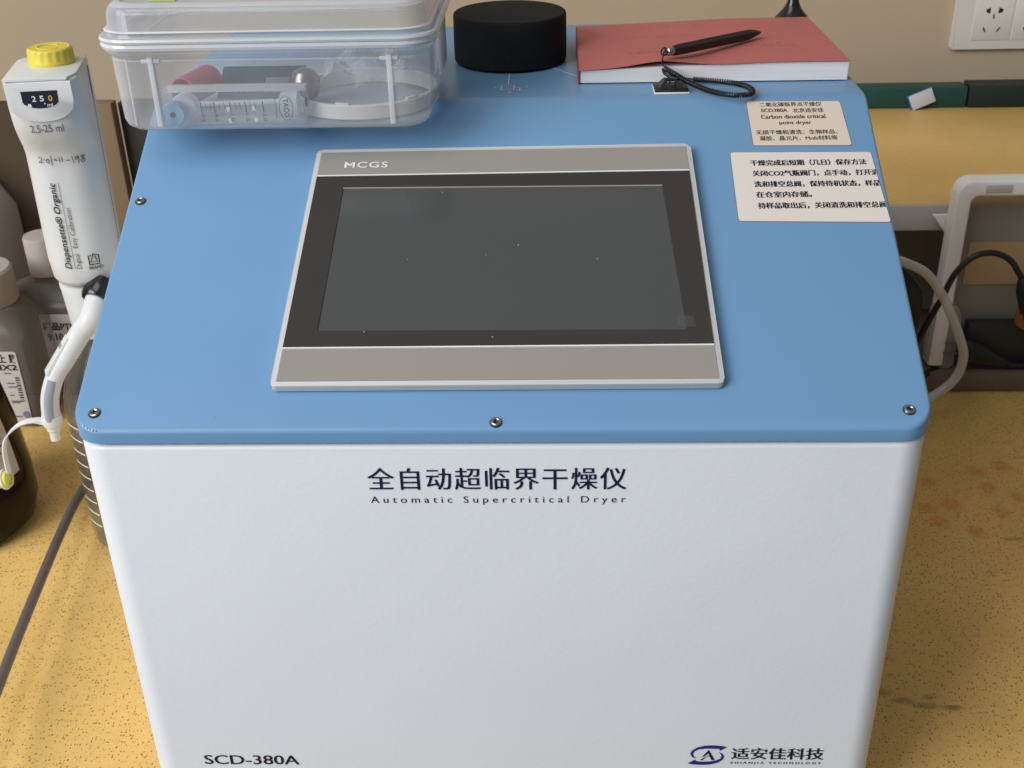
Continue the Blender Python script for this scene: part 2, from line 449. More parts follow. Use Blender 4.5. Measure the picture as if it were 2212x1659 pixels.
def add_text(dst, pl, s, x0, x1, y0, y1, h=.0003, offset=0, shear=0, spacing=1, rot=0, clip=None, fn=None, bold=0):
    """flat printed characters filling the given rectangle of a plane (rot in quarter turns)"""
    if bold:
        for k, q in enumerate((-bold, bold, 0)): add_text(dst, pl, s, x0+q, x1+q, y0+abs(q)*.3, y1-abs(q)*.3, h+.00003*k, offset, shear, spacing, rot, clip, fn)
        return
    b = text_mesh(s, offset, shear, spacing)
    a0, a1, b0, b1 = bbox(b)
    vm = {}
    for v in b.verts:
        u, w = (v.co.x-a0)/(a1-a0), (v.co.y-b0)/(b1-b0)
        for _ in range(rot % 4): u, w = 1-w, u
        x, y = x0+u*(x1-x0), y0+w*(y1-y0)
        if clip is not None: x = min(x, clip)
        P = fn(x, y) if fn else pl.p(x, y, h)
        vm[v] = dst.verts.new(P)
    for f in b.faces:
        try: dst.faces.new([vm[v] for v in f.verts])
        except ValueError: pass
    b.free()

def stroke(bm, pl, pts, w, h=.0003, fn=None):
    """a pen or printed line of constant width lying on a plane"""
    pts = [Vector(p) for p in pts]
    L, R = [], []
    for i, p in enumerate(pts):
        t = (pts[min(i+1, len(pts)-1)]-pts[max(i-1, 0)]).normalized(); nn = Vector((-t.y, t.x))
        for lst, sgn in ((L, 1), (R, -1)):
            q = p+nn*sgn*w/2; lst.append(bm.verts.new(fn(q.x, q.y) if fn else pl.p(q.x, q.y, h)))
    for i in range(len(pts)-1): bm.faces.new((L[i], R[i], R[i+1], L[i+1]))

def flatpoly(bm, pl, poly, h=.0003):
    bm.faces.new([bm.verts.new(pl.p(x, y, h)) for x, y in poly])

# ------------------------------------------------------------------ dimensions of the dryer
ZT = .36; S = .41873; LS = .2914; YF = LS*cos(S); ZF = ZT+LS*sin(S); YB = YF+.243; HL = .0083
SL = Plane((0, 0, ZT), (1, 0, 0), (0, cos(S), sin(S)))
FR = Plane((0, .0015, 0), (1, 0, 0), (0, 0, 1))
TOP = Plane((0, 0, ZF), (1, 0, 0), (0, 1, 0))

# ------------------------------------------------------------------ setting
def setting():
    o = box('table', -2.4, 2.4, -.05, 1.199, -.035, 0, M['table'], bev=.004); tag(o, kind='structure')
    o = box('wall', -3, 3, 1.20, 1.30, -.8, 3.0, M['wall'], bev=0); tag(o, kind='structure')
setting()

# ------------------------------------------------------------------ the dryer
def dryer():
    t = thing('critical_point_dryer', 'white floor cabinet of the dryer with sloping blue lid and grey touch panel', 'laboratory dryer', (0, .25, .0))
    t['label'] = 'large white bench-top dryer with a sloping blue lid and a grey-framed touch screen'
    def hw(y): return .25+(.2583-.25)*min(max(y/YF, 0), 1)
    # white cabinet
    out = rrect(-.2492, .2492, .0012, YB-.001, .018, 8)
    bm = bmesh.new(); rings = []
    for z, ins in ((.016, .0), (ZT-HL-.0057, 0), (ZT-HL-.0042, .0003), (ZT-HL-.0032, .0012), (ZT-HL-.0027, .0028)):
        rings.append([Vector(((x-0)*(1-ins/.25)*(1+(hw(y)/.25-1)), y+(ins if y < .25 else -ins), z)) for x, y in out])
    loft(bm, rings); link('cabinet', bm, M['white'], t, angle=50)
    bm = bmesh.new(); o2 = rrect(-.246, .246, .005, YB-.006, .016, 6)
    loft(bm, [[Vector((x, y, z)) for x, y in o2] for z in (ZT-HL-.006, ZT-HL+.004)]); link('seal', bm, M['gap'], t)
    for x in (-.2, .2):
        for y in (.05, .45):
            lathe('foot', [(.016, 0), (.018, .004), (.018, .017)], M['black'], t, c=(x, y, 0), seg=20)
    # blue lid: plan outline swept up to a surface that slopes and then runs level
    pts = [p for p in rrect(-.25, .25, 0, YB, .018, 8)]
    # insert fold points on both sides
    poly = []
    for i, p in enumerate(pts):
        q = pts[(i+1) % len(pts)]; poly.append(p)
        if (p[1]-YF)*(q[1]-YF) < 0: poly.append((p[0], YF))
    bm = bmesh.new(); zt = lambda y: ZT+min(y, YF)*math.tan(S)
    lo, hi = [], []
    for x, y in poly:
        xx = x*hw(y)/.25; lo.append(bm.verts.new((xx, y, ZT-HL))); hi.append(bm.verts.new((xx, y, zt(y))))
    N = len(poly)
    for i in range(N): bm.faces.new((lo[i], lo[(i+1) % N], hi[(i+1) % N], hi[i]))
    bm.faces.new(lo[::-1])
    fr = [hi[i] for i in range(N) if poly[i][1] <= YF+1e-6]; bk = [hi[i] for i in range(N) if poly[i][1] >= YF-1e-6]
    # keep cyclic order
    def cyc(vs):
        idx = sorted(hi.index(v) for v in vs)
        for k in range(1, len(idx)):
            if idx[k]-idx[k-1] > 1: idx = idx[k:]+idx[:k]; break
        return [hi[k] for k in idx]
    f1 = bm.faces.new(cyc(fr)); f2 = bm.faces.new(cyc(bk))
    fold = [e for e in f1.edges if e in f2.edges]
    per = [e for e in list(f1.edges)+list(f2.edges) if e not in fold]
    bmesh.ops.bevel(bm, geom=fold, offset=.007, segments=5, profile=.5, affect='EDGES')
    per = [e for e in bm.edges if len(e.link_faces) == 2 and ((abs(e.link_faces[0].normal.z) > .3) != (abs(e.link_faces[1].normal.z) > .3)) and min(v.co.z for v in e.verts) > ZT-.001]
    bmesh.ops.recalc_face_normals(bm, faces=bm.faces[:])
    per = [e for e in bm.edges if len(e.link_faces) == 2 and ((e.link_faces[0].normal.z > .3) != (e.link_faces[1].normal.z > .3)) and min(v.co.z for v in e.verts) > ZT-.001]
    bmesh.ops.bevel(bm, geom=per, offset=.0022, segments=4, profile=.5, affect='EDGES')
    link('lid', bm, M['blue'], t, angle=30)
    # touch panel
    q = [(-.1345, .0277), (.1326, .0282), (.1277, .2342), (-.1299, .2324)]
    def inset(d):
        c = [Vector(p) for p in q]; out = []
        for i in range(4):
            a, p, b = c[i-1], c[i], c[(i+1) % 4]
            e1 = (p-a).normalized(); e2 = (b-p).normalized()
            n1 = Vector((-e1.y, e1.x)); n2 = Vector((-e2.y, e2.x))
            out.append(p+(n1+n2)*d/(1+n1.dot(n2)))
        return out
    def at(uu, vv, d=.0):
        a = inset(d); bl, br, tr, tl = a
        lo_, hi_ = bl.lerp(br, uu), tl.lerp(tr, uu); return tuple(lo_.lerp(hi_, vv))
    bz = plate('touch_panel', SL, quad_round(q, .004), .0012, .0062, M['bezel'], t, bev=.0009, seg=3)
    plate('panel_shadow', SL, quad_round(inset(.002), .003), .0001, .0014, M['gap'], bz)  # dark plate standing in for the shadow line under the panel
    iv = lambda tt: (tt-.0315)/(.2300-.0315)   # fraction of the inset field for a slope coordinate
    def band(v0, v1, u0=0, u1=1): return [at(u0, v0, .0034), at(u1, v0, .0034), at(u1, v1, .0034), at(u0, v1, .0034)]
    v = {k: iv(k2) for k, k2 in dict(b0=.0318, b1=.0556, l0=.0560, l1=.0570, d0=.0573, d1=.2058, m0=.2061, m1=.2071, s0=.2074, s1=.2299).items()}
    plate('lower_strip', SL, band(0, v['b1']), .0060, .0066, M['strip'], bz)
    plate('upper_strip', SL, band(v['s0'], 1), .0060, .0066, M['strip'], bz)
    for a_, b_ in (('l0', 'l1'), ('m0', 'm1')): plate('silver_line', SL, band(v[a_], v[b_]), .006, .0069, M['silver'], bz)
    plate('screen_edge', SL, [(-.1078, .1928), (.1060, .1921), (.1059, .1931), (-.1078, .1938)], .006, .0070, M['strip'], bz)
    sc = [(-.1108, .0694), (.1131, .0684), (.1059, .1931), (-.1078, .1938)]
    o4 = band(v['d0'], v['d1'])
    bm = bmesh.new()
    for i in range(4):
        j = (i+1) % 4; slab(bm, SL, [o4[i], o4[j], sc[j], sc[i]], .0060, .0068)
    bmesh.ops.remove_doubles(bm, verts=bm.verts[:], dist=1e-5)
    link('screen_frame', bm, M['frame_dark'], bz, smooth=False)
    plate('screen', SL, sc, .0056, .00635, M['screen'], bz)
    bm = bmesh.new(); add_text(bm, SL, 'MCGS', -.1092, -.0794, .2130, .2189, .0069, offset=.012, spacing=1.1); link('lettering', bm, M['white_ink'], bz)
    # tape scrap at the lower right corner of the screen and specks of dust
    plate('tape_scrap', SL, [(.1075, .0705), (.1192, .0700), (.1180, .0785), (.1092, .0790)], .0069, .0071, film('dull_tape', (.2, .2, .195), .08, .4, .14), bz)
    dust = mat('pale_dust', (.34, .34, .33), .8)
    for (px, py, r) in ((-.0405,.188,.0005),(-.06,.1275,.00045),(-.010,.131,.0004),(.0108,.139,.0006),(.061,.1265,.0006),(-.0822,.0680,.0006),(-.004,.0633,.0007),(-.0795,.0475,.0004),(-.077,.043,.0004)):
        bm = bmesh.new(); flatpoly(bm, SL, [(px+.62*r*cos(a)*(.7 if k % 2 else 1), py+1.1*r*sin(a)) for k, a in enumerate([2*pi*i/7 for i in range(7)])], .0071)
        link('dust_speck', bm, dust, bz)
    # screws
    for i, (x, y) in enumerate(((-.2470, .1899), (-.2375, .0131), (-.0007, .0052), (.2368, .0127))):
        rot = random.uniform(0, 1)
        sc_ = lathe('screw', [(.0032, .0002), (.0032, .0007), (.0027, .0014), (.0021, .0016), (.0013, .0011), (.0004, .0008)], M['steel'], t, seg=24,
              mtx=Matrix.Translation(SL.p(x, y, 0)) @ Matrix((SL.u, SL.v, SL.n)).transposed().to_4x4())
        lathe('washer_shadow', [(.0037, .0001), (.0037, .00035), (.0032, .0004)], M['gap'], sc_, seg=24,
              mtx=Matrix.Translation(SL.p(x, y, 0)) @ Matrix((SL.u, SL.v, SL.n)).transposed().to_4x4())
        bm = bmesh.new()
        for k in range(2):
            a = rot+k*pi/2
            stroke(bm, SL, [(x-.0015*cos(a), y-.0015*sin(a)), (x+.0015*cos(a), y+.0015*sin(a))], .0009, .00175)
        link('cross_slot', bm, M['hole'], sc_)
    for (px, py, r) in ((.152, .0695, .0006), (.0265, .0135, .0006), (-.166, .010, .0005), (-.2, .14, .0004), (.205, .12, .0004), (-.16, .205, .0005), (.06, .265, .0004)):
        bm = bmesh.new(); flatpoly(bm, SL, [(px+.7*r*cos(a)*(.6 if k % 2 else 1), py+1.1*r*sin(a)) for k, a in enumerate([2*pi*i/7 for i in range(7)])], .0003); link('dust_speck', bm, dust, t)
    for (ang, r) in ((.95, .0005), (1.1, .0006), (1.22, .0004), (1.33, .0007), (1.45, .0005)):
        c_ = Vector((-.232-.0172*sin(ang-.0) if False else -.232-.0174*cos(ang), .018-.0174*sin(ang), 0)); c_.z = ZT+c_.y*math.tan(S)-.0001
        bm = bmesh.new(); bm_box(bm, -r*1.6, r*1.6, -r*.5, r*.5, -.0002, .0004, .0001, 1, Matrix.Translation(c_) @ Matrix.Rotation(pi/2+ang*-1+pi/2, 4, 'Z')); link('paint_chip', bm, M['white_ink'], t)
    # printed front
    bm = bmesh.new(); add_text(bm, FR, '全自动超临界干燥仪', -.0776, .0752, .3180, .3338, .0006, bold=.00018, spacing=1.12); link('title_lettering', bm, M['navy'], t)
    bm = bmesh.new(); add_text(bm, FR, 'Automatic Supercritical Dryer', -.0770, .0752, .3072, .3134, .0006, offset=0, spacing=1.55); link('subtitle_lettering', bm, M['navy'], t)
    bm = bmesh.new(); add_text(bm, FR, 'SCD-380A', -.2105, -.1448, .0884, .0972, .0006, bold=.0002); link('model_lettering', bm, M['ink'], t)
    bm = bmesh.new(); add_text(bm, FR, '适安佳科技', .1525, .2143, .0958, .1066, .0006, bold=.00035); add_text(bm, FR, 'SHIANJIA TECHNOLOGY', .1522, .2135, .0910, .0935, .0006, spacing=1.5, bold=.0001); link('company_lettering', bm, M['ink'], t)
    # logo: two pointed crescents round a letter A
    def L(px, py): # logo picture coordinates to the front face
        return (.1229+(px-195)/(672-195)*(.1490-.1229), .0905+(455-py)/(455-218)*(.1088-.0905))
    bm = bmesh.new()
    def crescent(outer, inner):
        a = [L(*p) for p in outer]; b = [L(*p) for p in inner]
        A = [bm.verts.new(FR.p(x, y, .0006)) for x, y in a]; B = [bm.verts.new(FR.p(x, y, .0006)) for x, y in b]
        for i in range(len(A)-1):
            bm.faces.new((A[i], B[i], B[i+1], A[i+1])) if A[i] != B[i] else None
    crescent([(300, 382), (248, 362), (222, 325), (238, 285), (300, 245), (390, 222), (500, 217), (600, 224), (672, 238)],
             [(298, 380), (268, 352), (256, 322), (272, 292), (325, 268), (405, 258), (490, 258), (580, 262), (585, 285)])
    crescent([(570, 300), (620, 318), (645, 350), (630, 392), (570, 430), (480, 452), (375, 458), (265, 452), (195, 440)],
             [(573, 302), (600, 325), (612, 352), (600, 378), (545, 402), (470, 414), (375, 418), (300, 412), (288, 392)])
    link('logo_ring', bm, M['navyl'], t)
    bm = bmesh.new()
    for poly_ in ([(447, 272), (530, 395), (490, 395), (462, 350), (447, 312), (405, 350), (368, 362)], [(345, 396), (400, 365), (455, 345), (530, 340), (450, 352), (405, 372), (382, 396)]):
        flatpoly(bm, FR, [L(*p) for p in poly_], .0007)
    link('logo_letter', bm, M['navy'], t)
    # stickers
    st = plate('description_sticker', SL, quad_round([(.1722, .2378), (.2394, .2370), (.2379, .2833), (.1720, .2842)], .0022), .0001, .0004, M['sticker_b'], t)
    plate('sticker_edge', SL, quad_round([(.1718, .2374), (.2398, .2366), (.2383, .2837), (.1716, .2846)], .0025), .00005, .0002, M['stedge'], st)
    st['label'] = 'beige sticker naming the dryer in Chinese and English'
    bm = bmesh.new()
    def row(pl, s, x0, x1, yc, hgt, off=0, sp=1, clip=None, k=.0006): add_text(bm, pl, s, x0, x1, yc-hgt/2, yc+hgt/2, k, bold=off, spacing=sp, clip=clip)
    brown = mat('brown_ink', (.045, .03, .022), .6)
    row(SL, '二氧化碳临界点干燥仪', .1808, .2245, .2803, .0046, .00006)
    row(SL, 'SCD380A', .1812, .1997, .2740, .0036, .0001); row(SL, '北京适安佳', .2036, .2250, .2737, .0046, .00006)
    row(SL, 'Carbon dioxide critical', .1804, .2254, .2672, .0042, .0001); row(SL, 'point dryer', .1925, .2148, .2603, .0048, .0001)
    row(SL, '无损干燥和清洗：生物样品、', .1752, .2316, .2509, .0046, .00006); row(SL, '凝胶、晶元片、Mofs材料等', .1770, .2306, .2447, .0046, .00006)
    link('lettering', bm, brown, st)
    st = plate('instruction_sticker', SL, quad_round([(.1548, .1652), (.2529, .1629), (.2509, .2298), (.1554, .2310)], .0022), .0001, .0004, M['sticker_w'], t)
    plate('sticker_edge', SL, quad_round([(.1544, .1648), (.2533, .1625), (.2513, .2302), (.1550, .2314)], .0025), .00005, .0002, M['stedge'], st)
    st['label'] = 'off-white sticker with five lines of Chinese storage instructions'
    bm = bmesh.new()
    for s, x0, x1, yc, cl in (('干燥完成后短期（几日）保存方法', .1681, .2462, .2200, .2506), ('关闭CO2气瓶阀门，点手动，打开清', .1684, .2530, .2096, .2512), ('洗和排空总阀，保持待机状态，样品', .1685, .2522, .1992, .2517), ('在仓室内存储。', .1686, .2052, .1893, .2516), ('待样品取出后，关闭清洗和排空总阀', .1688, .2528, .1788, .2522)):
        row(SL, s, x0, x1, yc,   .0058, .00022, clip=cl)
    link('lettering', bm, M['ink'], st)
    # pneumatic drawing printed on the flat top
    bm = bmesh.new(); w = .0008
    for pts_ in ([(.0003, .345), (.0002, .3035)], [(-.0048, .3022), (.0046, .3018), (.0048, .2885), (-.0046, .2878), (-.0048, .3022)], [(-.0042, .2893), (.001, .2915), (.0042, .2893)],
                 [(.0047, .2950), (.0092, .2945), (.0093, .2874)], [(.0066, .2886), (.0070, .2872), (.0114, .2869), (.0118, .2884)], [(-.0010, .3045), (.0006, .3045)]):
        stroke(bm, TOP, pts_, w, .0003)
    b2 = bmesh.new(); stroke(b2, TOP, [(.0335, .3525), (.0520, .3255)], w, .0003); link('printed_line', b2, M['white_ink'], t)
    for s, x0, x1, y0, y1 in (('P', -.0102, -.0082, .2935, .2985), ('K', .0012, .0036, .2800, .2845), ('T', .0128, .0154, .2945, .2990)):
        add_text(bm, TOP, s, x0, x1, y0, y1, .0003, offset=.01)
    link('printed_diagram', bm, mat('pale_print', (.55, .54, .53), .6), t)
    # adhesive cable mount
    mt = box('cable_mount', .1076, .1322, .2722, .2935, ZF+.0012, ZF+.0032, M['black'], t, bev=.0006)
    box('foam_pad', .1072, .1326, .2716, .2940, ZF+.0001, ZF+.0013, M['whiteplastic'], mt, bev=.0002)
    bm = bmesh.new()
    for x0, x1, tx in ((.1105, .1160, .1148), (.1292, .1238, .1250)):
        for y0, y1 in ((.2760, .2905),):
            pr = [Vector((x0, y0, ZF+.003)), Vector((x1, y0, ZF+.003)), Vector((tx, y0+.002, ZF+.0078)), Vector((tx+(.0022 if tx < .12 else -.0022), y0+.002, ZF+.0078))]
            pr2 = [p+Vector((0, y1-y0, 0)) if p.z < ZF+.005 else p+Vector((0, y1-y0-.004, 0)) for p in pr]
            a = [bm.verts.new(p) for p in (pr[0], pr[1], pr[3], pr[2])] if tx < .12 else [bm.verts.new(p) for p in (pr[0], pr[1], pr[3], pr[2])]
            b = [bm.verts.new(p) for p in (pr2[0], pr2[1], pr2[3], pr2[2])]
            bm.faces.new(a); bm.faces.new(b[::-1])
            for i in range(4): bm.faces.new((a[i], b[i], b[(i+1) % 4], a[(i+1) % 4]))
    bm_box(bm, .1145, .1253, .2835, .2875, ZF+.0062, ZF+.0082, .0005)
    link('saddle', bm, M['black'], mt, angle=20)
dryer()

# ------------------------------------------------------------------ things on top of the dryer
def foam_cap():
    bm = bmesh.new(); R = .0450
    bm_lathe(bm, [(R*.96, 0), (R, .0022), (R*1.005, .014), (R, .030), (R, .0360), (R*.992, .0375), (R*.97, .0383), (R*.4, .0385)], (-.0002, .3800, ZF+.0003), 96)
    o = link('foam_cap', bm, M['foam']); tag(o, 'round black foam cylinder standing beside the red book', 'foam cap')
foam_cap()

def book():
    t = thing('red_book', 'thick red paperback lying on the blue lid under a stylus', 'book', (.15, .38, ZF))
    z0 = ZF+.0004; nx, ny = 28, 10
    def edge(u):   # front and rear edge of the book as u runs along it
        fx = .0540+u*(.2522-.0540); fy = .3022-.0010*u
        bx = .0552+u*(.2500-.0552); by = .4490+.0015*u
        return Vector((fx, fy, 0)), Vector((bx, by, 0))
    def hgt(u): return .0096+.0045*min(1, u*1.5)
    def bulge(u, v): # loose cover lifting near the front edge
        return .0042*math.exp(-((u-.31)/.13)**2)*max(0, 1-v*1.7)**1.5+.0003*sin(u*9)*(1-v)
    bm = bmesh.new(); rings = []
    top, bot = [], []
    for i in range(nx+1):
        u = i/nx; a, b = edge(u); top.append([]); bot.append([])
        for j in range(ny+1):
            p = a.lerp(b, .004+.992*j/ny)
            top[-1].append(bm.verts.new((p.x, p.y, z0+hgt(u)))); bot[-1].append(bm.verts.new((p.x, p.y, z0+.0006)))
    for i in range(nx):
        for j in range(ny):
            bm.faces.new((top[i][j], top[i+1][j], top[i+1][j+1], top[i][j+1])); bm.faces.new((bot[i][j], bot[i][j+1], bot[i+1][j+1], bot[i+1][j]))
        bm.faces.new((bot[i][0], bot[i+1][0], top[i+1][0], top[i][0])); bm.faces.new((bot[i][ny], top[i][ny], top[i+1][ny], bot[i+1][ny]))
    for j in range(ny):
        bm.faces.new((bot[0][j], top[0][j], top[0][j+1], bot[0][j+1])); bm.faces.new((bot[nx][j], bot[nx][j+1], top[nx][j+1], top[nx][j]))
    link('page_block', bm, M['pages'], t, angle=40)
    bm = bmesh.new(); g = []
    for i in range(nx+1):
        u = -.004+1.008*i/nx; a, b = edge(u); g.append([])
        for j in range(ny+1):
            v = j/ny; p = a.lerp(b, -.006+1.012*v); z = z0+hgt(u)+.0003+bulge(u, v)
            g[-1].append((bm.verts.new((p.x, p.y, z+.0005)), bm.verts.new((p.x, p.y, z))))
    for i in range(nx):
        for j in range(ny):
            bm.faces.new((g[i][j][0], g[i+1][j][0], g[i+1][j+1][0], g[i][j+1][0])); bm.faces.new((g[i][j][1], g[i][j+1][1], g[i+1][j+1][1], g[i+1][j][1]))
        for j in (0, ny): bm.faces.new((g[i][j][1], g[i+1][j][1], g[i+1][j][0], g[i][j][0]))
    for i in (0, nx):
        for j in range(ny): bm.faces.new((g[i][j][0], g[i][j+1][0], g[i][j+1][1], g[i][j][1]))
    link('cover', bm, M['red'], t, angle=40)
    bm = bmesh.new(); rnd = random.Random(11)
    def cz(x, y):
        u = (x-.054)/.198; a_, b_ = edge(u); v = (y-a_.y)/(b_.y-a_.y); return z0+hgt(u)+.0009+bulge(u, v)
    for y, x0, x1, w, gap in ((.430, .085, .235, .0045, .017), (.397, .092, .150, .0035, .0022), (.352, .150, .222, .0030, .0022), (.360, .198, .214, .0040, .0050), (.3400, .092, .118, .0035, .0012)):
        x = x0
        while x < x1:
            for k in range(3):
                px, py = x+rnd.uniform(0, .003), y+rnd.uniform(-.003, .003)
                stroke(bm, None, [(px, py), (px+rnd.uniform(.0008, .0022), py+rnd.uniform(-.002, .002))], .0007, fn=lambda q, r: Vector((q, r, cz(q, r))))
            x += w+gap
    o_ = link('faded_print', bm, mat('faded_print', (.36, .10, .095), .6), t); o_['kind'] = 'stuff'
    bm = bmesh.new(); a, b = edge(-.003)
    loft(bm, [[Vector((p.x-.0008, p.y, z0)), Vector((p.x+.0002, p.y, z0)), Vector((p.x+.0002, p.y, z0+.0104)), Vector((p.x-.0008, p.y, z0+.0104))] for p in (a+Vector((0, -.0006, 0)), b)])
    link('spine', bm, M['redside'], t)
book()

def stylus():
    t = thing('stylus_pen', 'black stylus pen on a coiled black cord lying across the red book', 'stylus', (.155, .34, ZF+.02))
    a = Vector((.1225, .3080, .5010)); b = Vector((.1985, .3755, .4985)); d = (b-a).normalized()
    bm = bmesh.new(); L = (b-a).length
    path = [a+d*L*s for s in (.0, .03, .08, .5, .80, .86, .92, .97, 1)]
    rad = {0: .0034, 1: .0040, 2: .0042, 3: .0043, 4: .0042, 5: .0040, 6: .0030, 7: .0018, 8: .0007}
    fr = frames(path); rings = []
    for i, p in enumerate(path):
        U, V = fr[i]; rings.append([p+U*rad[i]*cos(pi/3*k)+V*rad[i]*sin(pi/3*k) for k in range(6)])
    loft(bm, rings); link('barrel', bm, M['black'], t, angle=25)
    bm = bmesh.new(); bm_tube(bm, [a-d*.0062, a-d*.0058, a-d*.002, a+d*.0008], lambda s: .0030 if s > 0 else .0024, 16); link('ferrule', bm, M['steel'], t)
    e = a-d*.006
    tube('cord_loop', [e+Vector((.001, 0, .001)), e+Vector((-.002, -.001, .0035)), e+Vector((-.0045, -.003, .001)), e+Vector((-.003, -.006, -.001)), e+Vector((.0006, -.004, .0)), e+Vector((-.002, -.006, .002)), (.1150, .3010, .4975), (.1145, .2975, .4940), (.1165, .2945, .4920)], .00055, M['black'], t, seg=8)
    # coiled cord: doubled wire at the ends, helix in between
    core = catmull([(.1165, .2940, .4915), (.1225, .2885, .4890), (.1330, .2790, .4850), (.1450, .2680, .4822), (.1560, .2595, .4815), (.1665, .2555, .4815), (.1745, .2590, .4815), (.1772, .2680, .4815),
                    (.1745, .2790, .4816), (.1670, .2870, .4818), (.1575, .2918, .4820), (.1470, .2950, .4822), (.1375, .2970, .4826)], 40)
    d_ = [0]
    for i in range(1, len(core)): d_.append(d_[-1]+(core[i]-core[i-1]).length)
    fr = frames(core); hel = []; pitch = .00175
    Ltot = d_[-1]; n = int(Ltot/pitch*14); j = 0
    for k in range(n+1):
        s = Ltot*k/n
        while j < len(d_)-2 and d_[j+1] < s: j += 1
        f_ = (s-d_[j])/(d_[j+1]-d_[j]); p = core[j].lerp(core[j+1], f_); U = fr[j][0].lerp(fr[j+1][0], f_).normalized(); V = fr[j][1].lerp(fr[j+1][1], f_).normalized()
        an = 2*pi*s/pitch; hel.append(p+U*.00155*cos(an)+V*.00155*sin(an))
    bm = bmesh.new(); bm_tube(bm, hel, .00062, 6); link('coil_cord', bm, M['blackg'], t, angle=60)
    bm = bmesh.new()
    bm_tube(bm, catmull([(.1160, .2945, .4925), (.1200, .2910, .4910), (.1255, .2860, .4885)], 8), .0011, 8)
    bm_tube(bm, catmull([(.1150, .2960, .4905), (.1160, .2915, .4885), (.1205, .2872, .4868), (.1250, .2845, .4860)], 8), .0011, 8)
    bm_tube(bm, catmull([(.1380, .2970, .4826), (.1310, .2965, .4835), (.1270, .2950, .4850), (.1240, .2920, .4855), (.1200, .2870, .4850), (.1190, .2820, .4835)], 8), .00062, 8)
    bm_tube(bm, catmull([(.1310, .2965, .4830), (.1265, .2965, .4860), (.1225, .2935, .4866), (.1195, .2885, .4870), (.1215, .2860, .4868)], 8), .00062, 8)
    link('cord_end', bm, M['black'], t, angle=60)
stylus()

def antenna():
    prof = [(.0155, 0), (.0155, .006), (.0142, .0095), (.0122, .0118), (.0080, .0165), (.0052, .022), (.0038, .030), (.0031, .042), (.0030, .06), (.0030, .12), (.0022, .125)]
    o = lathe('magnetic_antenna', prof, M['blackg'], None, c=(.2425, .4780, ZF+.0004), seg=32); tag(o, 'black stub antenna with flared round base behind the red book', 'antenna')
antenna()

# ------------------------------------------------------------------ storage box and what it holds
BX0, BX1, BY0, BY1 = -.2600, -.0475, .188, .345
BZ = ZF+.0006
def storage_box():
    t = thing('storage_box', 'clear plastic storage box with a clip-on lid sitting at the rear left of the lid', 'storage box', ((BX0+BX1)/2, (BY0+BY1)/2, BZ))
    def ring(ins, z, r): return [Vector((x, y, z)) for x, y in rrect(BX0+ins, BX1-ins, BY0+ins, BY1-ins, max(r, .003), 7)]
    bm = bmesh.new(); prof = [(.014, 0, .012), (.006, .0012, .016), (.0026, .004, .018), (.0012, .008, .019), (.0004, .03, .020), (0, .0500, .020), (-.0032, .0535, .023), (-.0036, .0545, .023), (-.0036, .0590, .023)]
    outer = [ring(i, BZ+z, r) for i, z, r in prof]
    loft(bm, outer, True, False); link('tub', bm, M['clear'], t, angle=40)
    def rim(name, z0, z1, o0, o1, m):
        b = bmesh.new(); a = [ring(o0, z0, .023), ring(o0-.0006, (z0+z1)/2, .023), ring(o0, z1, .023), ring(o1, z1, .02), ring(o1, z0, .02)]
        loft(b, a+[a[0]], False, False); bmesh.ops.remove_doubles(b, verts=b.verts[:], dist=1e-6); return link(name, b, m, t, angle=30)
    rim('tub_rim', BZ+.0562, BZ+.0600, -.0046, -.0005, M['clear_edge'])
    rim('lid_rim', BZ+.0606, BZ+.0634, -.0048, .0005, M['clear_edge'])
    rim('lid_step', BZ+.0664, BZ+.0676, -.0016, .0006, M['clear_edge'])
    bm = bmesh.new(); prof = [(-.0040, .0634, .023), (-.0008, .0636, .021), (.0002, .066, .020), (.0012, .0770, .019), (.0025, .0805, .018), (.006, .0825, .016), (.012, .0830, .013)]
    loft(bm, [ring(i, BZ+z, r) for i, z, r in prof], False, True); ld = link('lid', bm, M['clear_lid'], t, angle=40)
    bm = bmesh.new(); a = [ring(.004, BZ+.0818, .016), ring(.0065, BZ+.0840, .016), ring(.010, BZ+.0840, .014), ring(.011, BZ+.0825, .014)]
    loft(bm, a, False, False); link('lid_ridge', bm, film('lid_ridge_plastic', (.62, .64, .66), .42, .2, .7, .5), ld)
    # upright ribs on the front wall with little hooks, and one seam at each corner
    for x in (-.2290, -.0726):
        bm = bmesh.new(); bm_box(bm, x-.0018, x+.0018, BY0-.0012, BY0+.0012, BZ+.0055, BZ+.0525, .0006)
        bm_box(bm, x-.006, x+.006, BY0-.0006, BY0+.0006, BZ+.0475, BZ+.0500, .0004)
        link('rib', bm, M['clear_edge'], t)
    for a_, b_, c_ in ((BX0+.0135, BX0+.0148, .0014),): box('corner_rib', a_, b_, BY0+c_, BY0+c_+.0012, BZ+.006, BZ+.05, M['clear_edge'], t, bev=.0003)
    bm = bmesh.new(); a = [ring(.0016, BZ+.0478, .019), ring(.0002, BZ+.0484, .020), ring(.0016, BZ+.0490, .019)]; loft(bm, a, False, False); link('step_line', bm, M['clear_edge'], t)
    box('side_latch', BX1+.0005, BX1+.0030, .255, .300, BZ+.020, BZ+.066, M['clear_edge'], t, bev=.0012)
    box('lid_sticker', -.230, -.212, BY0+.018, BY0+.045, BZ+.0832, BZ+.0836, mat('lime_sticker', (.45, .55, .12), .5), ld, bev=0)
storage_box()

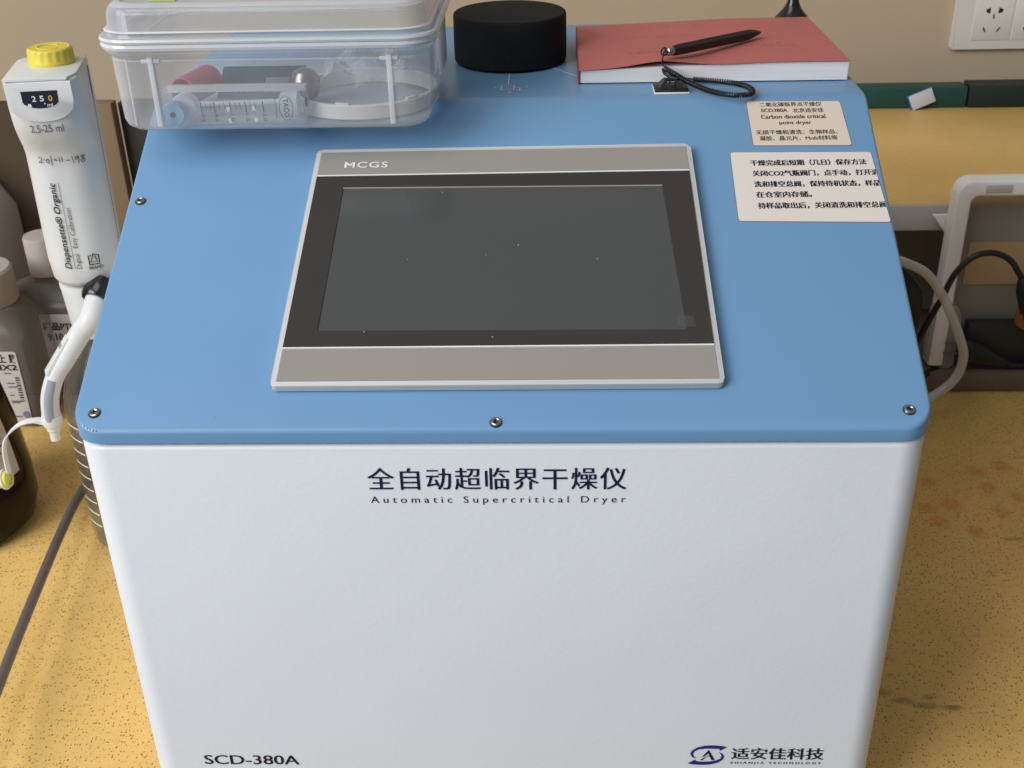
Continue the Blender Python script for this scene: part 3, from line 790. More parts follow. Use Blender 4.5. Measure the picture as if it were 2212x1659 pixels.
def box_contents():
    z = BZ+.0016
    # acrylic flow meter lying on its side
    t = thing('flow_meter', 'clear acrylic flow meter with a printed scale and pale blue knob inside the box', 'flow meter', (-.185, .226, z))
    x0, x1, y0, y1, h = -.2335, -.1352, .2045, .2255, .0225
    b = box('acrylic_block', x0, x1, y0, y1, z, z+h, M['acryl'], t, bev=.0008)
    bm = bmesh.new(); bm_box(bm, x0+.002, x1-.001, y0+.0150, y1-.0004, z+h-.0045, z+h-.0004, .0004); link('frosted_bar', bm, M['acryl_edge'], b)
    F = Plane((0, y0-.0006, 0), (1, 0, 0), (0, 0, 1))
    bm = bmesh.new(); bm_tube(bm, [Vector((-.2145, y0+.0065, z+.0122)), Vector((-.150, y0+.0065, z+.0135))], .0017, 12); link('metering_tube', bm, M['acryl_edge'], t)
    lathe('float', [(.0012, 0), (.0016, .001), (.0016, .0028), (.0006, .004)], M['whiteplastic'], t, mtx=Matrix.Translation((-.196, y0+.0062, z+.0125)) @ Matrix.Rotation(pi/2, 4, 'Y'), seg=16)
    rx = Matrix.Rotation(pi/2, 4, 'X')
    lathe('valve_knob', [(.0070, -.0055), (.0078, -.0040), (.0082, .0018), (.0074, .0040), (.0018, .0042), (.0012, .003)], M['bluecap'], t, mtx=Matrix.Translation((-.2225, y0-.0042, z+.0092)) @ rx, seg=32)
    lathe('knob_hole', [(.0021, .0043), (.0018, .0044)], M['hole'], t, mtx=Matrix.Translation((-.2225, y0-.0042, z+.0092)) @ rx, seg=9)
    lathe('valve_stem', [(.0088, -.016), (.0092, -.0075), (.0085, -.0060)], M['acryl_edge'], t, mtx=Matrix.Translation((-.2180, y0-.0042, z+.0108)) @ rx, seg=28)
    lathe('end_plug', [(.0040, 0), (.0078, .002), (.0085, .010), (.0085, .0135)], M['acryl_edge'], t, mtx=Matrix.Translation((-.1535, y0+.0090, z+.0115)) @ Matrix.Rotation(pi/2, 4, 'Y'), seg=28)
    lathe('side_port', [(.0035, -.0002), (.0032, .0004)], M['hole'], t, mtx=Matrix.Translation((x1+.0002, y0+.0095, z+.012)) @ Matrix.Rotation(pi/2, 4, 'Y'), seg=16)
    bm = bmesh.new()
    for i, (x, s) in enumerate(((-.2052, '0.2'), (-.1960, '0.5'), (-.1852, '1.0'), (-.1748, '1.5'), (-.1628, '2.0'))):
        stroke(bm, F, [(x, z+.0155), (x+.0004, z+.0080)], .0006, 0)
        add_text(bm, F, s, x-.0004, x+.0018, z+.0020, z+.0072, 0, offset=.01, rot=3)
        if i < 4:
            for k in (1, 2): stroke(bm, F, [(x+.0034*k, z+.0150), (x+.0034*k+.0002, z+.0108)], .0004, 0)
    add_text(bm, F, 'TACO', -.1487, -.1452, z+.0042, z+.0172, 0, offset=.012, rot=3)
    el = [(-.1470+.0046*cos(a), z+.0107+.0082*sin(a)) for a in [2*pi*k/28 for k in range(29)]]; stroke(bm, F, el, .0004, 0)
    add_text(bm, F, 'INSTRUMENT', -.1548, -.1536, z+.0035, z+.0170, 0, rot=3)
    link('scale_print', bm, M['ink'], t)
    bm = bmesh.new()
    for xx, zz in ((-.1878, .0085), (-.1705, .0090), (-.1872, .0008), (-.1695, .0012)): bm_box(bm, xx, xx+.0024, y0-.0003, y0+.001, z+zz, z+zz+.0030, .0003)
    link('pointer_clip', bm, M['whiteplastic'], t)
    # white ring
    bm = bmesh.new(); c = (-.1010, .2620, z)
    bm_lathe(bm, [(.0520, .0), (.0525, .0006), (.0525, .0092), (.0518, .0100), (.0495, .0100), (.0490, .0), (.0520, .0)], c, 72, closed_ends=False)
    bmesh.ops.remove_doubles(bm, verts=bm.verts[:], dist=1e-6)
    for a in (-1.75, -.75, .15, 1.2, 2.6): bm_box(bm, -.005, .005, -.0012, .0012, 0, .0022, .0004, 2, Matrix.Translation((c[0]+.0505*cos(a), c[1]+.0505*sin(a), z+.0092)) @ Matrix.Rotation(a+pi/2, 4, 'Z'))
    o = link('plastic_ring', bm, M['whiteplastic']); tag(o, 'wide white plastic ring with small lugs inside the clear box', 'ring')
    # pink tube
    bm = bmesh.new(); m = Matrix.Translation((-.229, .252, z+.0095+.011)) @ Matrix.Rotation(radians(28), 4, 'Z') @ Matrix.Rotation(radians(90), 4, 'Y')
    m = Matrix.Translation((-.2270, .2400, z+.0125)) @ Vector((.28, .96, .02)).to_track_quat('Z', 'Y').to_matrix().to_4x4()
    bm_lathe(bm, [(.0100, 0), (.0105, .0004), (.0105, .036), (.0095, .036), (.0095, 0), (.0100, 0)], seg=40, mtx=m, closed_ends=False)
    bmesh.ops.remove_doubles(bm, verts=bm.verts[:], dist=1e-6); o = link('rubber_sleeve', bm, M['pink']); tag(o, 'pink-red rubber sleeve lying inside the clear box', 'sleeve')
    # steel knob
    o = lathe('steel_knob', [(.0040, 0), (.0040, .004), (.0085, .008), (.0108, .014), (.0104, .020), (.0075, .025), (.002, .0275)], mat('dull_steel', (.34, .34, .34), .3, metal=1), None, c=(-.1435, .258, z-.003), seg=32); tag(o, 'round polished steel knob behind the flow meter in the box', 'knob')
    # dark card with pale pins and a grey chip
    t = thing('circuit_card', 'dark blue card with pale pins leaning inside the clear box', 'card', (-.185, .275, z))
    mm = Matrix.Translation((0, .2680, z)) @ Matrix.Rotation(radians(-62), 4, 'X')
    box('board', -.212, -.150, -.0004, .0008, .001, .034, mat('dark_blue_card', (.03, .06, .10), .45, var=.1), t, bev=.0003, mtx=mm)
    bm = bmesh.new()
    for k in range(4): bm_box(bm, -.199+.0042*k, -.1976+.0042*k, -.0016, -.0005, .006, .0105, .0002, 1, mm)
    link('pin', bm, M['whiteplastic'], t)
    box('grey_chip', -.178, -.160, -.0022, -.0006, .004, .020, mat('grey_chip', (.16, .19, .22), .4), t, bev=.0004, mtx=mm)
    # crumpled bag
    bm = bmesh.new(); n = 16; g = []
    rnd = random.Random(3)
    for i in range(n+1):
        g.append([])
        for j in range(n+1):
            u, v = i/n, j/n
            ridge = .012*abs(sin(u*7+v*3))*abs(cos(v*6-u*2))
            g[-1].append(bm.verts.new((-.1330+u*.060, .252+v*.070, z+.012+ridge+.010*sin(pi*u)*sin(pi*v)+rnd.uniform(-.0025, .0025))))
    for i in range(n):
        for j in range(n): bm.faces.new((g[i][j], g[i+1][j], g[i+1][j+1], g[i][j+1]))
    bmesh.ops.solidify(bm, geom=bm.faces[:], thickness=.0002)
    o = link('plastic_bag', bm, M['bag'], angle=20); tag(o, 'crumpled clear plastic bag lying over the white ring in the box', 'plastic bag')
box_contents()

# ------------------------------------------------------------------ bottle and dispenser on the left
BC = Vector((-.390, .400, 0))
def glass_bottle():
    t = thing('reagent_bottle', 'clear graduated glass bottle carrying the white dispenser, half hidden by the cabinet', 'bottle', tuple(BC))
    prof = [(.030, .0015), (.044, .0015), (.049, .006), (.0500, .012), (.0500, .150), (.0485, .166), (.043, .185), (.033, .205), (.0225, .218), (.0195, .224), (.0195, .250)]
    inner = [(.0170, .250), (.0170, .224), (.020, .217), (.031, .203), (.041, .184), (.0465, .165), (.0478, .150), (.0478, .012), (.046, .008), (.03, .006)]
    bm = bmesh.new(); bm_lathe(bm, prof+inner, tuple(BC), 56); link('glass', bm, M['glass'], t, angle=40)
    bm = bmesh.new()
    def fn(a, z): return Vector((BC.x+.0504*sin(a), BC.y-.0504*cos(a), z))
    for i in range(1, 10):
        z = .018+.0140*i
        stroke(bm, None, [(-.95+.05*k, z) for k in range(10)], .0015, fn=lambda a, y: fn(a, y))
        add_text(bm, None, str(i), -.44, -.31, z-.003, z+.004, offset=.02, fn=fn)
    link('graduation', bm, mat('white_enamel', (.75, .75, .72), .5), t)
glass_bottle()

def dispenser():
    t = thing('bottle_top_dispenser', 'white bottle-top dispenser with yellow dial cap and angled spout at the left', 'dispenser', (BC.x, BC.y, .26))
    xl, xr = -.4215, -.3612
    turned = []
    HM = Matrix.Translation((BC.x, BC.y, .28)) @ Matrix.Rotation(radians(1.0), 4, 'Y') @ Matrix.Rotation(radians(12), 4, 'Z') @ Matrix.Translation((-BC.x, -BC.y, -.28))
    def sect(z, yf, yb, l, r, rf): return [Vector((x, y, z)) for x, y in rrect(l, r, yf, yb, (rf, rf, .016, .016), 9)]
    rows = [(.2855, .372, .427, xl+.010, xr-.008, .022), (.2875, .368, .429, xl+.004, xr-.004, .024), (.2925, .3655, .4305, xl+.0015, xr-.0015, .025), (.31, .365, .431, xl, xr, .025), (.395, .365, .431, xl, xr, .025),
            (.406, .3645, .431, xl, xr, .025), (.415, .360, .431, xl, xr, .025), (.424, .3525, .431, xl, xr, .025), (.433, .3470, .431, xl, xr, .024), (.441, .3442, .431, xl+.0003, xr, .022), (.452, .3430, .431, xl+.0006, xr-.0004, .019), (.470, .3430, .431, xl+.001, xr-.001, .014), (.4755, .3434, .4305, xl+.0012, xr-.0012, .012), (.4768, .3450, .429, xl+.0025, xr-.0025, .012)]
    bm = bmesh.new(); loft(bm, [sect(*r) for r in rows]); link('housing', bm, M['disp'], t, angle=50)
    bm = bmesh.new(); out = quad_round([(xl+.004, .3470), (-.3620, .3470), (-.3560, .372), (xl+.006, .378)], .002)
    out = [(xl+.0035, .3433), (-.3690, .3433), (-.3630, .358), (-.3630, .417), (xl+.012, .417), (xl+.0035, .390)]
    slab(bm, Plane((0, 0, 0), (1, 0, 0), (0, 1, 0)), out, .4766, .4786, .0005); link('top_plate', bm, M['disp'], t)
    # dial cap
    seg = 72; bm = bmesh.new(); prof = [(.0185, 0), (.0188, .0015), (.0186, .003), (.0180, .0042), (.0178, .0100), (.0176, .0120), (.0162, .0130), (.0150, .0126), (.0135, .0128), (.0090, .0125)]
    rings = []
    for r, z in prof:
        rib = .00045 if .0035 < z < .0115 else 0
        rings.append([Vector((-.3875+(r+rib*(1 if (k//2) % 2 else -.4))*cos(2*pi*k/seg), .3960+(r+rib*(1 if (k//2) % 2 else -.4))*sin(2*pi*k/seg), .4785+z)) for k in range(seg)])
    loft(bm, rings); cp = link('dial_cap', bm, M['yellow'], t, angle=45)
    bm = bmesh.new(); bm_tube(bm, [Vector((-.3875+.0095*cos(a), .3960+.0095*sin(a), .4911)) for a in [pi*.3+1.5*pi*k/24 for k in range(25)]], .0006, 6); link('dial_mark', bm, M['yellow'], cp)
    # read-out set in the raised round-bottomed front plate
    yF = .3430; Fp = Plane((0, yF, 0), (1, 0, 0), (0, 0, 1))
    def dshape(x0, x1, z0, z1):
        cx = (x0+x1)/2; w = (x1-x0)/2; hh = (z1-z0)
        return [(x0, z1), (x0+.0002, z1-hh*.45)]+[(cx-w*cos(a)*1.0, z1-hh*.55-hh*.45*sin(a)) for a in [pi*k/14 for k in range(1, 14)]]+[(x1-.0002, z1-hh*.45), (x1, z1)]
    rp = plate('front_plate', Fp, dshape(-.4170, -.3660, .4440, .4758)[::-1], -.0004, .0010, M['disp'], t, bev=.0006)
    wd = plate('display_window', Fp, dshape(-.4055, -.3775, .4550, .4690)[::-1], .0009, .0012, M['window'], t)
    bm = bmesh.new()
    add_text(bm, Fp, '2', -.3978, -.3946, .4606, .4652, .0014, offset=.02); add_text(bm, Fp, '5', -.3918, -.3886, .4606, .4652, .0014, offset=.02); add_text(bm, Fp, 'ml', -.3868, -.3826, .4563, .4590, .0014, offset=.01)
    flatpoly(bm, Fp, [(-.3885+.0006*cos(a), .4588+.0006*sin(a)) for a in [2*pi*k/8 for k in range(8)]], .0014)
    flatpoly(bm, Fp, [(-.4022, .4568), (-.3988, .4562), (-.3992, .4590), (-.4012, .4590)], .0014)
    link('digits', bm, M['white_ink'], wd)
    bm = bmesh.new(); add_text(bm, Fp, '0', -.3852, -.3820, .4606, .4652, .0014, offset=.015); link('yellow_digit', bm, M['yellow_ink'], wd)
    # print on the front; the surface is followed by interpolating the front profile
    zs = [r[0] for r in rows]; ys = [r[1] for r in rows]
    def yfront(z):
        for i in range(len(zs)-1):
            if zs[i] <= z <= zs[i+1]: return ys[i]+(ys[i+1]-ys[i])*(z-zs[i])/(zs[i+1]-zs[i])
        return ys[-1]
    def on(x, z):
        y = yfront(z)-.0007; rf = .0235
        for a, s in ((xl+rf, -1), (xr-rf, 1)):
            dx = (x-a)*s
            if dx > 0: y += rf-math.sqrt(max(rf*rf-dx*dx, 0)); x = x
        return Vector((x, y, z))
    bm = bmesh.new(); add_text(bm, None, '2,5-25 ml', -.4045, -.3785, .4330, .4410, fn=on); link('capacity_lettering', bm, M['greyink'], t); bm = bmesh.new()
    add_text(bm, None, 'Digital · Easy Calibration', -.3940, -.3888, .3055, .3620, rot=1, fn=on)
    stroke(bm, None, [(-.3955, .3055), (-.3955, .3845)], .0004, fn=on)
    link('grey_lettering', bm, M['greyink'], t)
    bm = bmesh.new(); add_text(bm, None, 'Dispensette® Organic', -.4040, -.3966, .3058, .3850, rot=1, shear=.2, offset=.012, fn=on)
    add_text(bm, None, 'BRAND', -.3838, -.3720, .3040, .3068, offset=.02, fn=on)
    # flask emblem in a square
    stroke(bm, None, [(-.3828, .3085), (-.3745, .3085), (-.3745, .3170), (-.3765, .3170)], .0010, fn=on); stroke(bm, None, [(-.3800, .3170), (-.3828, .3170), (-.3828, .3080)], .0010, fn=on)
    stroke(bm, None, [(-.3790, .3185), (-.3790, .3160), (-.3815, .3108), (-.3760, .3105), (-.3772, .3155), (-.3772, .3178), (-.3786, .3182)], .0008, fn=on)
    link('brand_lettering', bm, M['ink'], t)
    # handwriting
    bm = bmesh.new()
    def hw_(pts, w=.00055): stroke(bm, None, catmull2([(-.4075+x*.037, .4005+y*.0075) for x, y in pts]), w, fn=on)
    def catmull2(p):
        q = catmull([(a, b, 0) for a, b in p], 5); return [(v.x, v.y) for v in q]
    for p in ([(.0,.9),(.05,1.0),(.07,.7),(.0,.35),(.09,.38)], [(.12,.75),(.15,.6)], [(.20,.8),(.17,.5),(.21,.3),(.23,.6),(.20,.8)], [(.29,1.15),(.28,.0)], [(.40,.75),(.35,.6),(.41,.5)], [(.46,.95),(.46,.35)], [(.52,.95),(.52,.35)], [(.60,.5),(.68,.5)],
              [(.74,.95),(.75,.15)], [(.86,.85),(.80,.75),(.82,.5),(.87,.8),(.86,.0)], [(.98,.8),(.93,.75),(.99,.3),(.94,.05),(.92,.3),(.99,.7),(.97,.9)]): hw_(p)
    link('handwriting', bm, M['ink'], t)
    # seam line on the right-hand side
    bm = bmesh.new(); bm_box(bm, xr-.0004, xr+.0003, .4035, .4042, .296, .473, 0); link('seam', bm, M['greyink'], t)
    for o_ in list(t.children): o_.matrix_basis = HM
    # collar, valve block, black ring and spout
    lathe('collar', [(.0245, .0), (.0262, .003), (.0276, .030), (.0285, .044), (.0292, .050), (.0285, .053), (.024, .054)], M['disp'], t, c=(BC.x, BC.y, .2300), seg=48)
    lathe('neck_ring', [(.0215, .232), (.0235, .234), (.0235, .252), (.020, .2525)], M['disp'], t, c=(BC.x, BC.y, 0), seg=40)
    a = Vector((-.3765, .3560, .2680)); b = Vector((-.4155, .3380, .2130)); d = (b-a).normalized()
    ra = a+Vector((.004, .016, .010)); rd = Vector((-.25, -.80, -.55)).normalized()
    bm = bmesh.new(); bm_tube(bm, [ra-rd*.010, ra-rd*.004, ra+rd*.006, ra+rd*.0085], lambda s: .0160 if s < .9 else .0145, 32); link('valve_ring', bm, M['blackg'], t)
    path = catmull([ra, ra+rd*.010, a+Vector((-.002, -.004, -.006)), a.lerp(b, .35), a.lerp(b, .75), b, (-.4225, .3330, .1950), (-.4250, .3310, .1780), (-.4255, .3305, .1700)], 8)
    def rr(s): return .0116-.0034*min(1, s/.6)-.0004*max(0, s-.6)*2
    bm = bmesh.new(); bm_tube(bm, path, rr, 20); sp = link('spout', bm, M['disp'], t, angle=50)
    # flattened printed face, sight glass, nozzle
    side = Vector((0, 0, 1)).cross(d).normalized(); nrm = d.cross(side).normalized()
    if nrm.y > 0: nrm = -nrm; side = -side
    pl = Plane(a+nrm*.0088, d, nrm.cross(d)); L_ = (b-a).length
    plate('spout_flat', pl, [(L_*.45, -.0055), (L_*1.02, -.0055), (L_*1.02, .0055), (L_*.45, .0055)], -.003, .0008, M['disp'], sp, bev=.0006)
    bm = bmesh.new(); add_text(bm, Plane(a+d*(L_*.60)+nrm*.0099, side, -d), 'ORG', -.0042, .0042, -.0020, .0022, 0, shear=.3, bold=.0001); link('lettering', bm, M['greyink'], sp)
    v_ = Vector((.2, -1, .25)).normalized()
    pp = catmull([Vector((-.4175, .3370, .2100))+v_*.0056, Vector((-.4225, .3330, .1950))+v_*.0060, Vector((-.4248, .3312, .1800))+v_*.0060, Vector((-.4254, .3306, .1720))+v_*.0058], 6)
    bm = bmesh.new(); bm_tube(bm, pp, .0042, 14); link('sight_tube', bm, mat('bluish_clear_tube', (.30, .33, .40), .1, spec=.8), sp)
    nz = lathe('nozzle', [(.0088, .020), (.0092, .014), (.0080, .010), (.0062, .009), (.0060, .005), (.0048, .0035), (.0044, -.006), (.0030, -.0065)], M['whiteplastic'], t, seg=28,
          mtx=Matrix.Translation((-.4257, .3303, .1560)) @ Matrix.Rotation(radians(3), 4, 'Y'))
    # closure strap running to the yellow stopper
    bm = bmesh.new(); path = catmull([(-.429, .328, .1705), (-.439, .323, .1745), (-.450, .318, .1735), (-.461, .313, .1650), (-.4650, .310, .1540), (-.4662, .309, .1400), (-.4660, .308, .1270)], 6)
    rings = []
    for i, p in enumerate(path):
        t_ = (path[min(i+1, len(path)-1)]-path[max(i-1, 0)]).normalized(); y_ = Vector((.25, .9, .35)).normalized(); y_ = (y_-t_*y_.dot(t_)).normalized(); nn = t_.cross(y_)
        w = .0026 if i > 6 else .0045-.0019*i/6
        rings.append([p+y_*w+nn*.0006, p-y_*w+nn*.0006, p-y_*w-nn*.0006, p+y_*w-nn*.0006])
    loft(bm, rings); link('closure_strap', bm, M['whiteplastic'], t)
    ax = Matrix.Translation((-.4715, .3070, .1215)) @ Matrix.Rotation(radians(80), 4, 'Y') @ Matrix.Rotation(radians(0), 4, 'X')
    cc = lathe('stopper', [(.0078, -.030), (.0078, -.002), (.0082, -.001), (.0082, .004), (.0078, .005), (.0055, .0052), (.0050, .002)], M['yellow2'], t, seg=28, mtx=ax)
    lathe('stopper_ring', [(.0080, -.0005), (.0098, 0), (.0098, .0015), (.0080, .002)], M['whiteplastic'], cc, seg=28, mtx=ax @ Matrix.Translation((0, 0, .0005)))
dispenser()

def amber_bottle():
    c = (-.5900, .4080, 0)
    t = thing('amber_bottle', 'big dark amber glass bottle cut off by the left edge', 'bottle', c)
    R = .083
    prof = [(.050, 0), (.070, .001), (R-.005, .008), (R, .024), (R, .06), (R-.004, .11), (R-.012, .165), (R-.028, .205), (.040, .232), (.022, .245), (.019, .27), (.019, .29), (.01, .292)]
    lathe('glass', prof, M['amber'], t, c=c, seg=72)
    def rad(z):
        for (r0, z0), (r1, z1) in zip(prof, prof[1:]):
            if z0 <= z <= z1 and z1 > z0: return r0+(r1-r0)*(z-z0)/(z1-z0)
        return .05
    def fn(a, z, e=.0006): return Vector((c[0]+(rad(z)+e)*sin(a), c[1]-(rad(z)+e)*cos(a), z))
    bm = bmesh.new(); g = []
    for i in range(17):
        a = -.3+1.80*i/16; g.append([])
        for j in range(11):
            zlow = .070
            z = zlow+(.195-zlow)*j/10; g[-1].append(bm.verts.new(fn(a, z)))
    for i in range(16):
        for j in range(10): bm.faces.new((g[i][j], g[i+1][j], g[i+1][j+1], g[i][j+1]))
    lb = link('label', bm, M['amberlabel'], t)
    bm = bmesh.new(); rnd = random.Random(5)
    for k in range(13):
        z = .178-.0065*k; a0 = .95+rnd.uniform(0, .05); a = a0
        while a < 1.36:
            w = rnd.uniform(.02, .07); stroke(bm, None, [(a, z), (min(a+w, 1.40), z)], .0012, fn=lambda q, y: fn(q, y, .0010)); a += w+.012
    link('small_print', bm, M['greyink'], lb)
    bm = bmesh.new(); bm_r = []
    for zz in (.168,): stroke(bm, None, [(1.2, zz), (1.26, zz), (1.32, zz)], .008, fn=lambda q, y: fn(q, y, .0012))
    link('red_mark', bm, mat('red_print', (.5, .03, .04), .5), lb)
amber_bottle()

def square_bottle(cx, cy, w, d, h, label, cap_r, cap_h, shoulder=.055, group=None, mtl=None):
    t = thing('square_bottle', label, 'bottle', (cx, cy, 0), group)
    rows = [(0, -.004, .012), (.004, 0, .014), (h, 0, .014), (h+shoulder*.35, -.006, .016), (h+shoulder*.8, -w/2+cap_r+.006, .02), (h+shoulder, -w/2+cap_r, .02)]
    bm = bmesh.new(); rings = []
    for z, o, r in rows:
        a, b = w/2+o, max(d/2+o, cap_r*.9); rr = min(r, a*.99, b*.99)
        rings.append([Vector((cx+x, cy+y, z+.0005)) for x, y in rrect(-a, a, -b, b, rr, 6)])
    loft(bm, rings); link('body', bm, mtl or M['petg'], t, angle=40)
    lathe('cap', [(cap_r, 0), (cap_r*1.03, .002), (cap_r*1.02, cap_h-.003), (cap_r*.96, cap_h), (cap_r*.3, cap_h+.0005)], M['capwhite'], t, c=(cx, cy, h+shoulder+.001), seg=36)
    return t
M['lowfill'] = mat('dark_brown_grey_fill', (.03, .026, .022), .6)
M['capwhite'] = mat('dull_white_cap', (.42, .37, .34), .6, spec=.3)

def background_bottles():
    t = square_bottle(-.625, .640, .112, .085, .116, 'square clear plastic bottle bearing a label with barcode and blue round emblem', .036, .042, .030, group='square plastic bottles')
    # label wrapped on the front of the near bottle
    P = Plane((0, .5968, 0), (1, 0, 0), (0, 0, 1))
    lb = plate('label', P, quad_round([(-.6550, .009), (-.5830, .009), (-.5830, .103), (-.6550, .103)], .004), .0002, .0006, M['label2'], t)
    bm = bmesh.new()
    rnd = random.Random(2)
    add_text(bm, P, '胶', -.5925, -.5845, .0885, .1005, .0009, offset=.05); add_text(bm, P, '上', -.6050, -.5960, .0890, .1000, .0009, offset=.03)
    add_text(bm, P, 'IX2', -.6060, -.5850, .0790, .0865, .0009, offset=.03)
    z = .070
    while z > .036:
        w = rnd.choice((.0006, .0012, .0018)); stroke(bm, P, [(-.5910, z), (-.5860, z)], w, .0009); z -= w+rnd.uniform(.0008, .0016)
    link('lettering', bm, M['ink'], lb)
    bm = bmesh.new()
    for zz, a, b in ((.075, -.602, -.594), (.062, -.602, -.593), (.057, -.602, -.591), (.046, -.602, -.597), (.038, -.602, -.590), (.036, -.602, -.592), (.017, -.602, -.594)): stroke(bm, P, [(a, zz), (b, zz)], .0016, .0009)
    link('small_print', bm, M['greyink'], lb)
    bm = bmesh.new(); flatpoly(bm, P, [(-.5880+.0047*cos(a), .0195+.0047*sin(a)) for a in [2*pi*k/28 for k in range(28)]], .0009); em = link('emblem', bm, M['geblue'], lb)
    bm = bmesh.new(); stroke(bm, P, [(-.5880+.0040*cos(a), .0195+.0040*sin(a)) for a in [2*pi*k/28 for k in range(29)]], .0004, .0011); add_text(bm, P, 'GE', -.5908, -.5852, .0172, .0218, .0011, shear=.3); link('emblem_print', bm, M['label2'], em)
    # second bottle, further right, with handwriting on its label
    t = square_bottle(-.579, .715, .120, .085, .116, 'square plastic bottle with wide white cap and handwritten label behind the dispenser', .0200, .048, .034, group='square plastic bottles')
    P = Plane((-.0615, .6718, -.028), (1, 0, 0), (0, 0, 1))
    lb = plate('label', P, quad_round([(-.5210, .082), (-.4800, .082), (-.4800, .142), (-.5210, .142)], .003), .0002, .0006, M['label2'], t)
    bm = bmesh.new(); add_text(bm, P, '样品PTI', -.5195, -.4840, .1210, .1320, .0009, offset=.03); add_text(bm, P, '9.10.09', -.5160, -.4830, .1070, .1170, .0009, offset=.03); link('lettering', bm, M['ink'], lb)
    # tall milky jug behind
    t = thing('milky_jug', 'tall milky plastic jug standing behind the bottles at the far left', 'jug', (-.716, .77, 0))
    bm = bmesh.new(); loft(bm, [[Vector((-.716+x, .77+y, z)) for x, y in rrect(-a, a, -.06, .06, .02, 5)] for z, a in ((.0005, .066), (.004, .07), (.20, .07), (.235, .05), (.25, .025))]); link('body', bm, film('milky_jug_plastic', (.60, .56, .52), .8, .35, .85, .4), t)
    lathe('cap', [(.024, 0), (.025, .002), (.025, .022), (.022, .024)], M['capwhite'], t, c=(-.716, .77, .2505), seg=28)
background_bottles()

def partition():
    o = box('brown_backboard', -1.0, -.546, .822, .842, .0005, .3265, M['wood_dark'], bev=.002); tag(o, 'dark brown board standing upright at the far left behind the bottles', 'board')
    o = box('tan_panel', -.545, -.5035, .820, .840, .0005, .3265, M['tan'], bev=.002); tag(o, 'narrow tan wooden panel standing upright between dispenser and dryer', 'panel')
    o = box('olive_panel', -.5025, -.34, .838, .858, .0005, .3225, M['olive'], bev=.002); tag(o, 'dark olive board standing behind the dryer below the clear box', 'board')
partition()

def steel_hose():
    o = tube('braided_hose', [(-.385, -.10, .036), (-.405, .02, .034), (-.4180, .08, .032), (-.4290, .145, .030), (-.4403, .2314, .030), (-.4551, .350, .028), (-.4640, .430, .022), (-.462, .50, .014), (-.435, .56, .0085), (-.38, .60, .0065), (-.30, .61, .0065)], .0047, M['hose'], seg=16, n=14, uv=.035)
    tag(o, 'steel braided hose curving over the yellow table at the left', 'hose')
steel_hose()

# ------------------------------------------------------------------ the right-hand side
def shelf():
    t = thing('reagent_shelf', 'low bench shelf with yellow top board and grey front edge right of the dryer', 'shelf', (.8, .9, 0))
    box('top_board', .30, 1.6, .722, 1.130, .1935, .2235, M['shelf_top'], t, bev=.0015)
    box('front_edge', .30, 1.6, .7185, .7218, .1915, .2225, M['greyshelf'], t, bev=.0006)
    box('bottom_board', .30, 1.6, .672, 1.130, .0005, .0270, M['pinkgrey'], t, bev=.0015)
    box('back_panel', .30, 1.6, 0.850, 0.8640, .0273, .1932, M['greyback'], t, bev=0)
    for x in (.302, 1.58): box('side_panel', x, x+.018, .74, 1.084, .0275, .1932, M['greyshelf'], t, bev=.001)
    # things on the shelf against the wall
    o = box('green_folder', .42, .630, 1.108, 1.140, .2240, .2535, M['green'], bev=.002); tag(o, 'dark green folder lying at the back of the yellow shelf', 'folder')
    o = box('dark_case', .6320, 1.25, 1.106, 1.140, .2240, .2560, M['darkgreen'], bev=.002); tag(o, 'long blackish green case at the back of the yellow shelf', 'case')
    t = thing('tilted_card', 'white card with blue edge leaning on the green folder', 'card', (.58, 1.10, .224))
    m = Matrix.Translation((.5700, 1.0990, .2235)) @ Matrix.Rotation(radians(-14), 4, 'X') @ Matrix.Rotation(radians(-22), 4, 'Y')
    box('sheet', -.016, .018, -.001, .001, .0062, .0270, M['card'], t, bev=.0003, mtx=m)
    box('blue_backing', -.018, .0185, .0012, .0032, .0066, .0285, M['bluecard'], t, bev=.0003, mtx=m)
shelf()

def socket():
    t = thing('wall_socket', 'white double five-hole wall socket on the beige wall', 'wall socket', (.71, 1.199, .35))
    P = Plane((.0170, 1.1997, -.0115), (1, 0, 0), (0, 0, 1))
    plate('cover_plate', P, quad_round([(.6055, .2985), (.7900, .2985), (.7900, .3850), (.6055, .3850)], .004), .0001, .0085, M['socket'], t, bev=.0040, seg=4)
    for k in range(2):
        x = .6330+k*.0580
        ins = plate('insert', P, rrect(x, x+.0560, .3115, .3720, .001, 3), .0080, .0092, M['socket'], t, bev=.0004)
        bm = bmesh.new(); cx = x+.0280
        for pts, w in (([(cx-.0002, .3490), (cx+.0006, .3425)], .0022), ([(cx-.0125, .3300), (cx-.0092, .3238)], .0022), ([(cx+.0115, .3300), (cx+.0075, .3238)], .0022), ([(cx-.0070, .3585), (cx-.0068, .3500)], .0020), ([(cx+.0070, .3585), (cx+.0064, .3500)], .0020)):
            stroke(bm, P, pts, w, .0095)
        for sx_ in (-.0090, .0092): flatpoly(bm, P, [(cx+sx_+.0031*cos(a), .3540+.0031*sin(a)) for a in [2*pi*q/16 for q in range(16)]], .00952)
        link('slots', bm, M['hole'], ins)
socket()

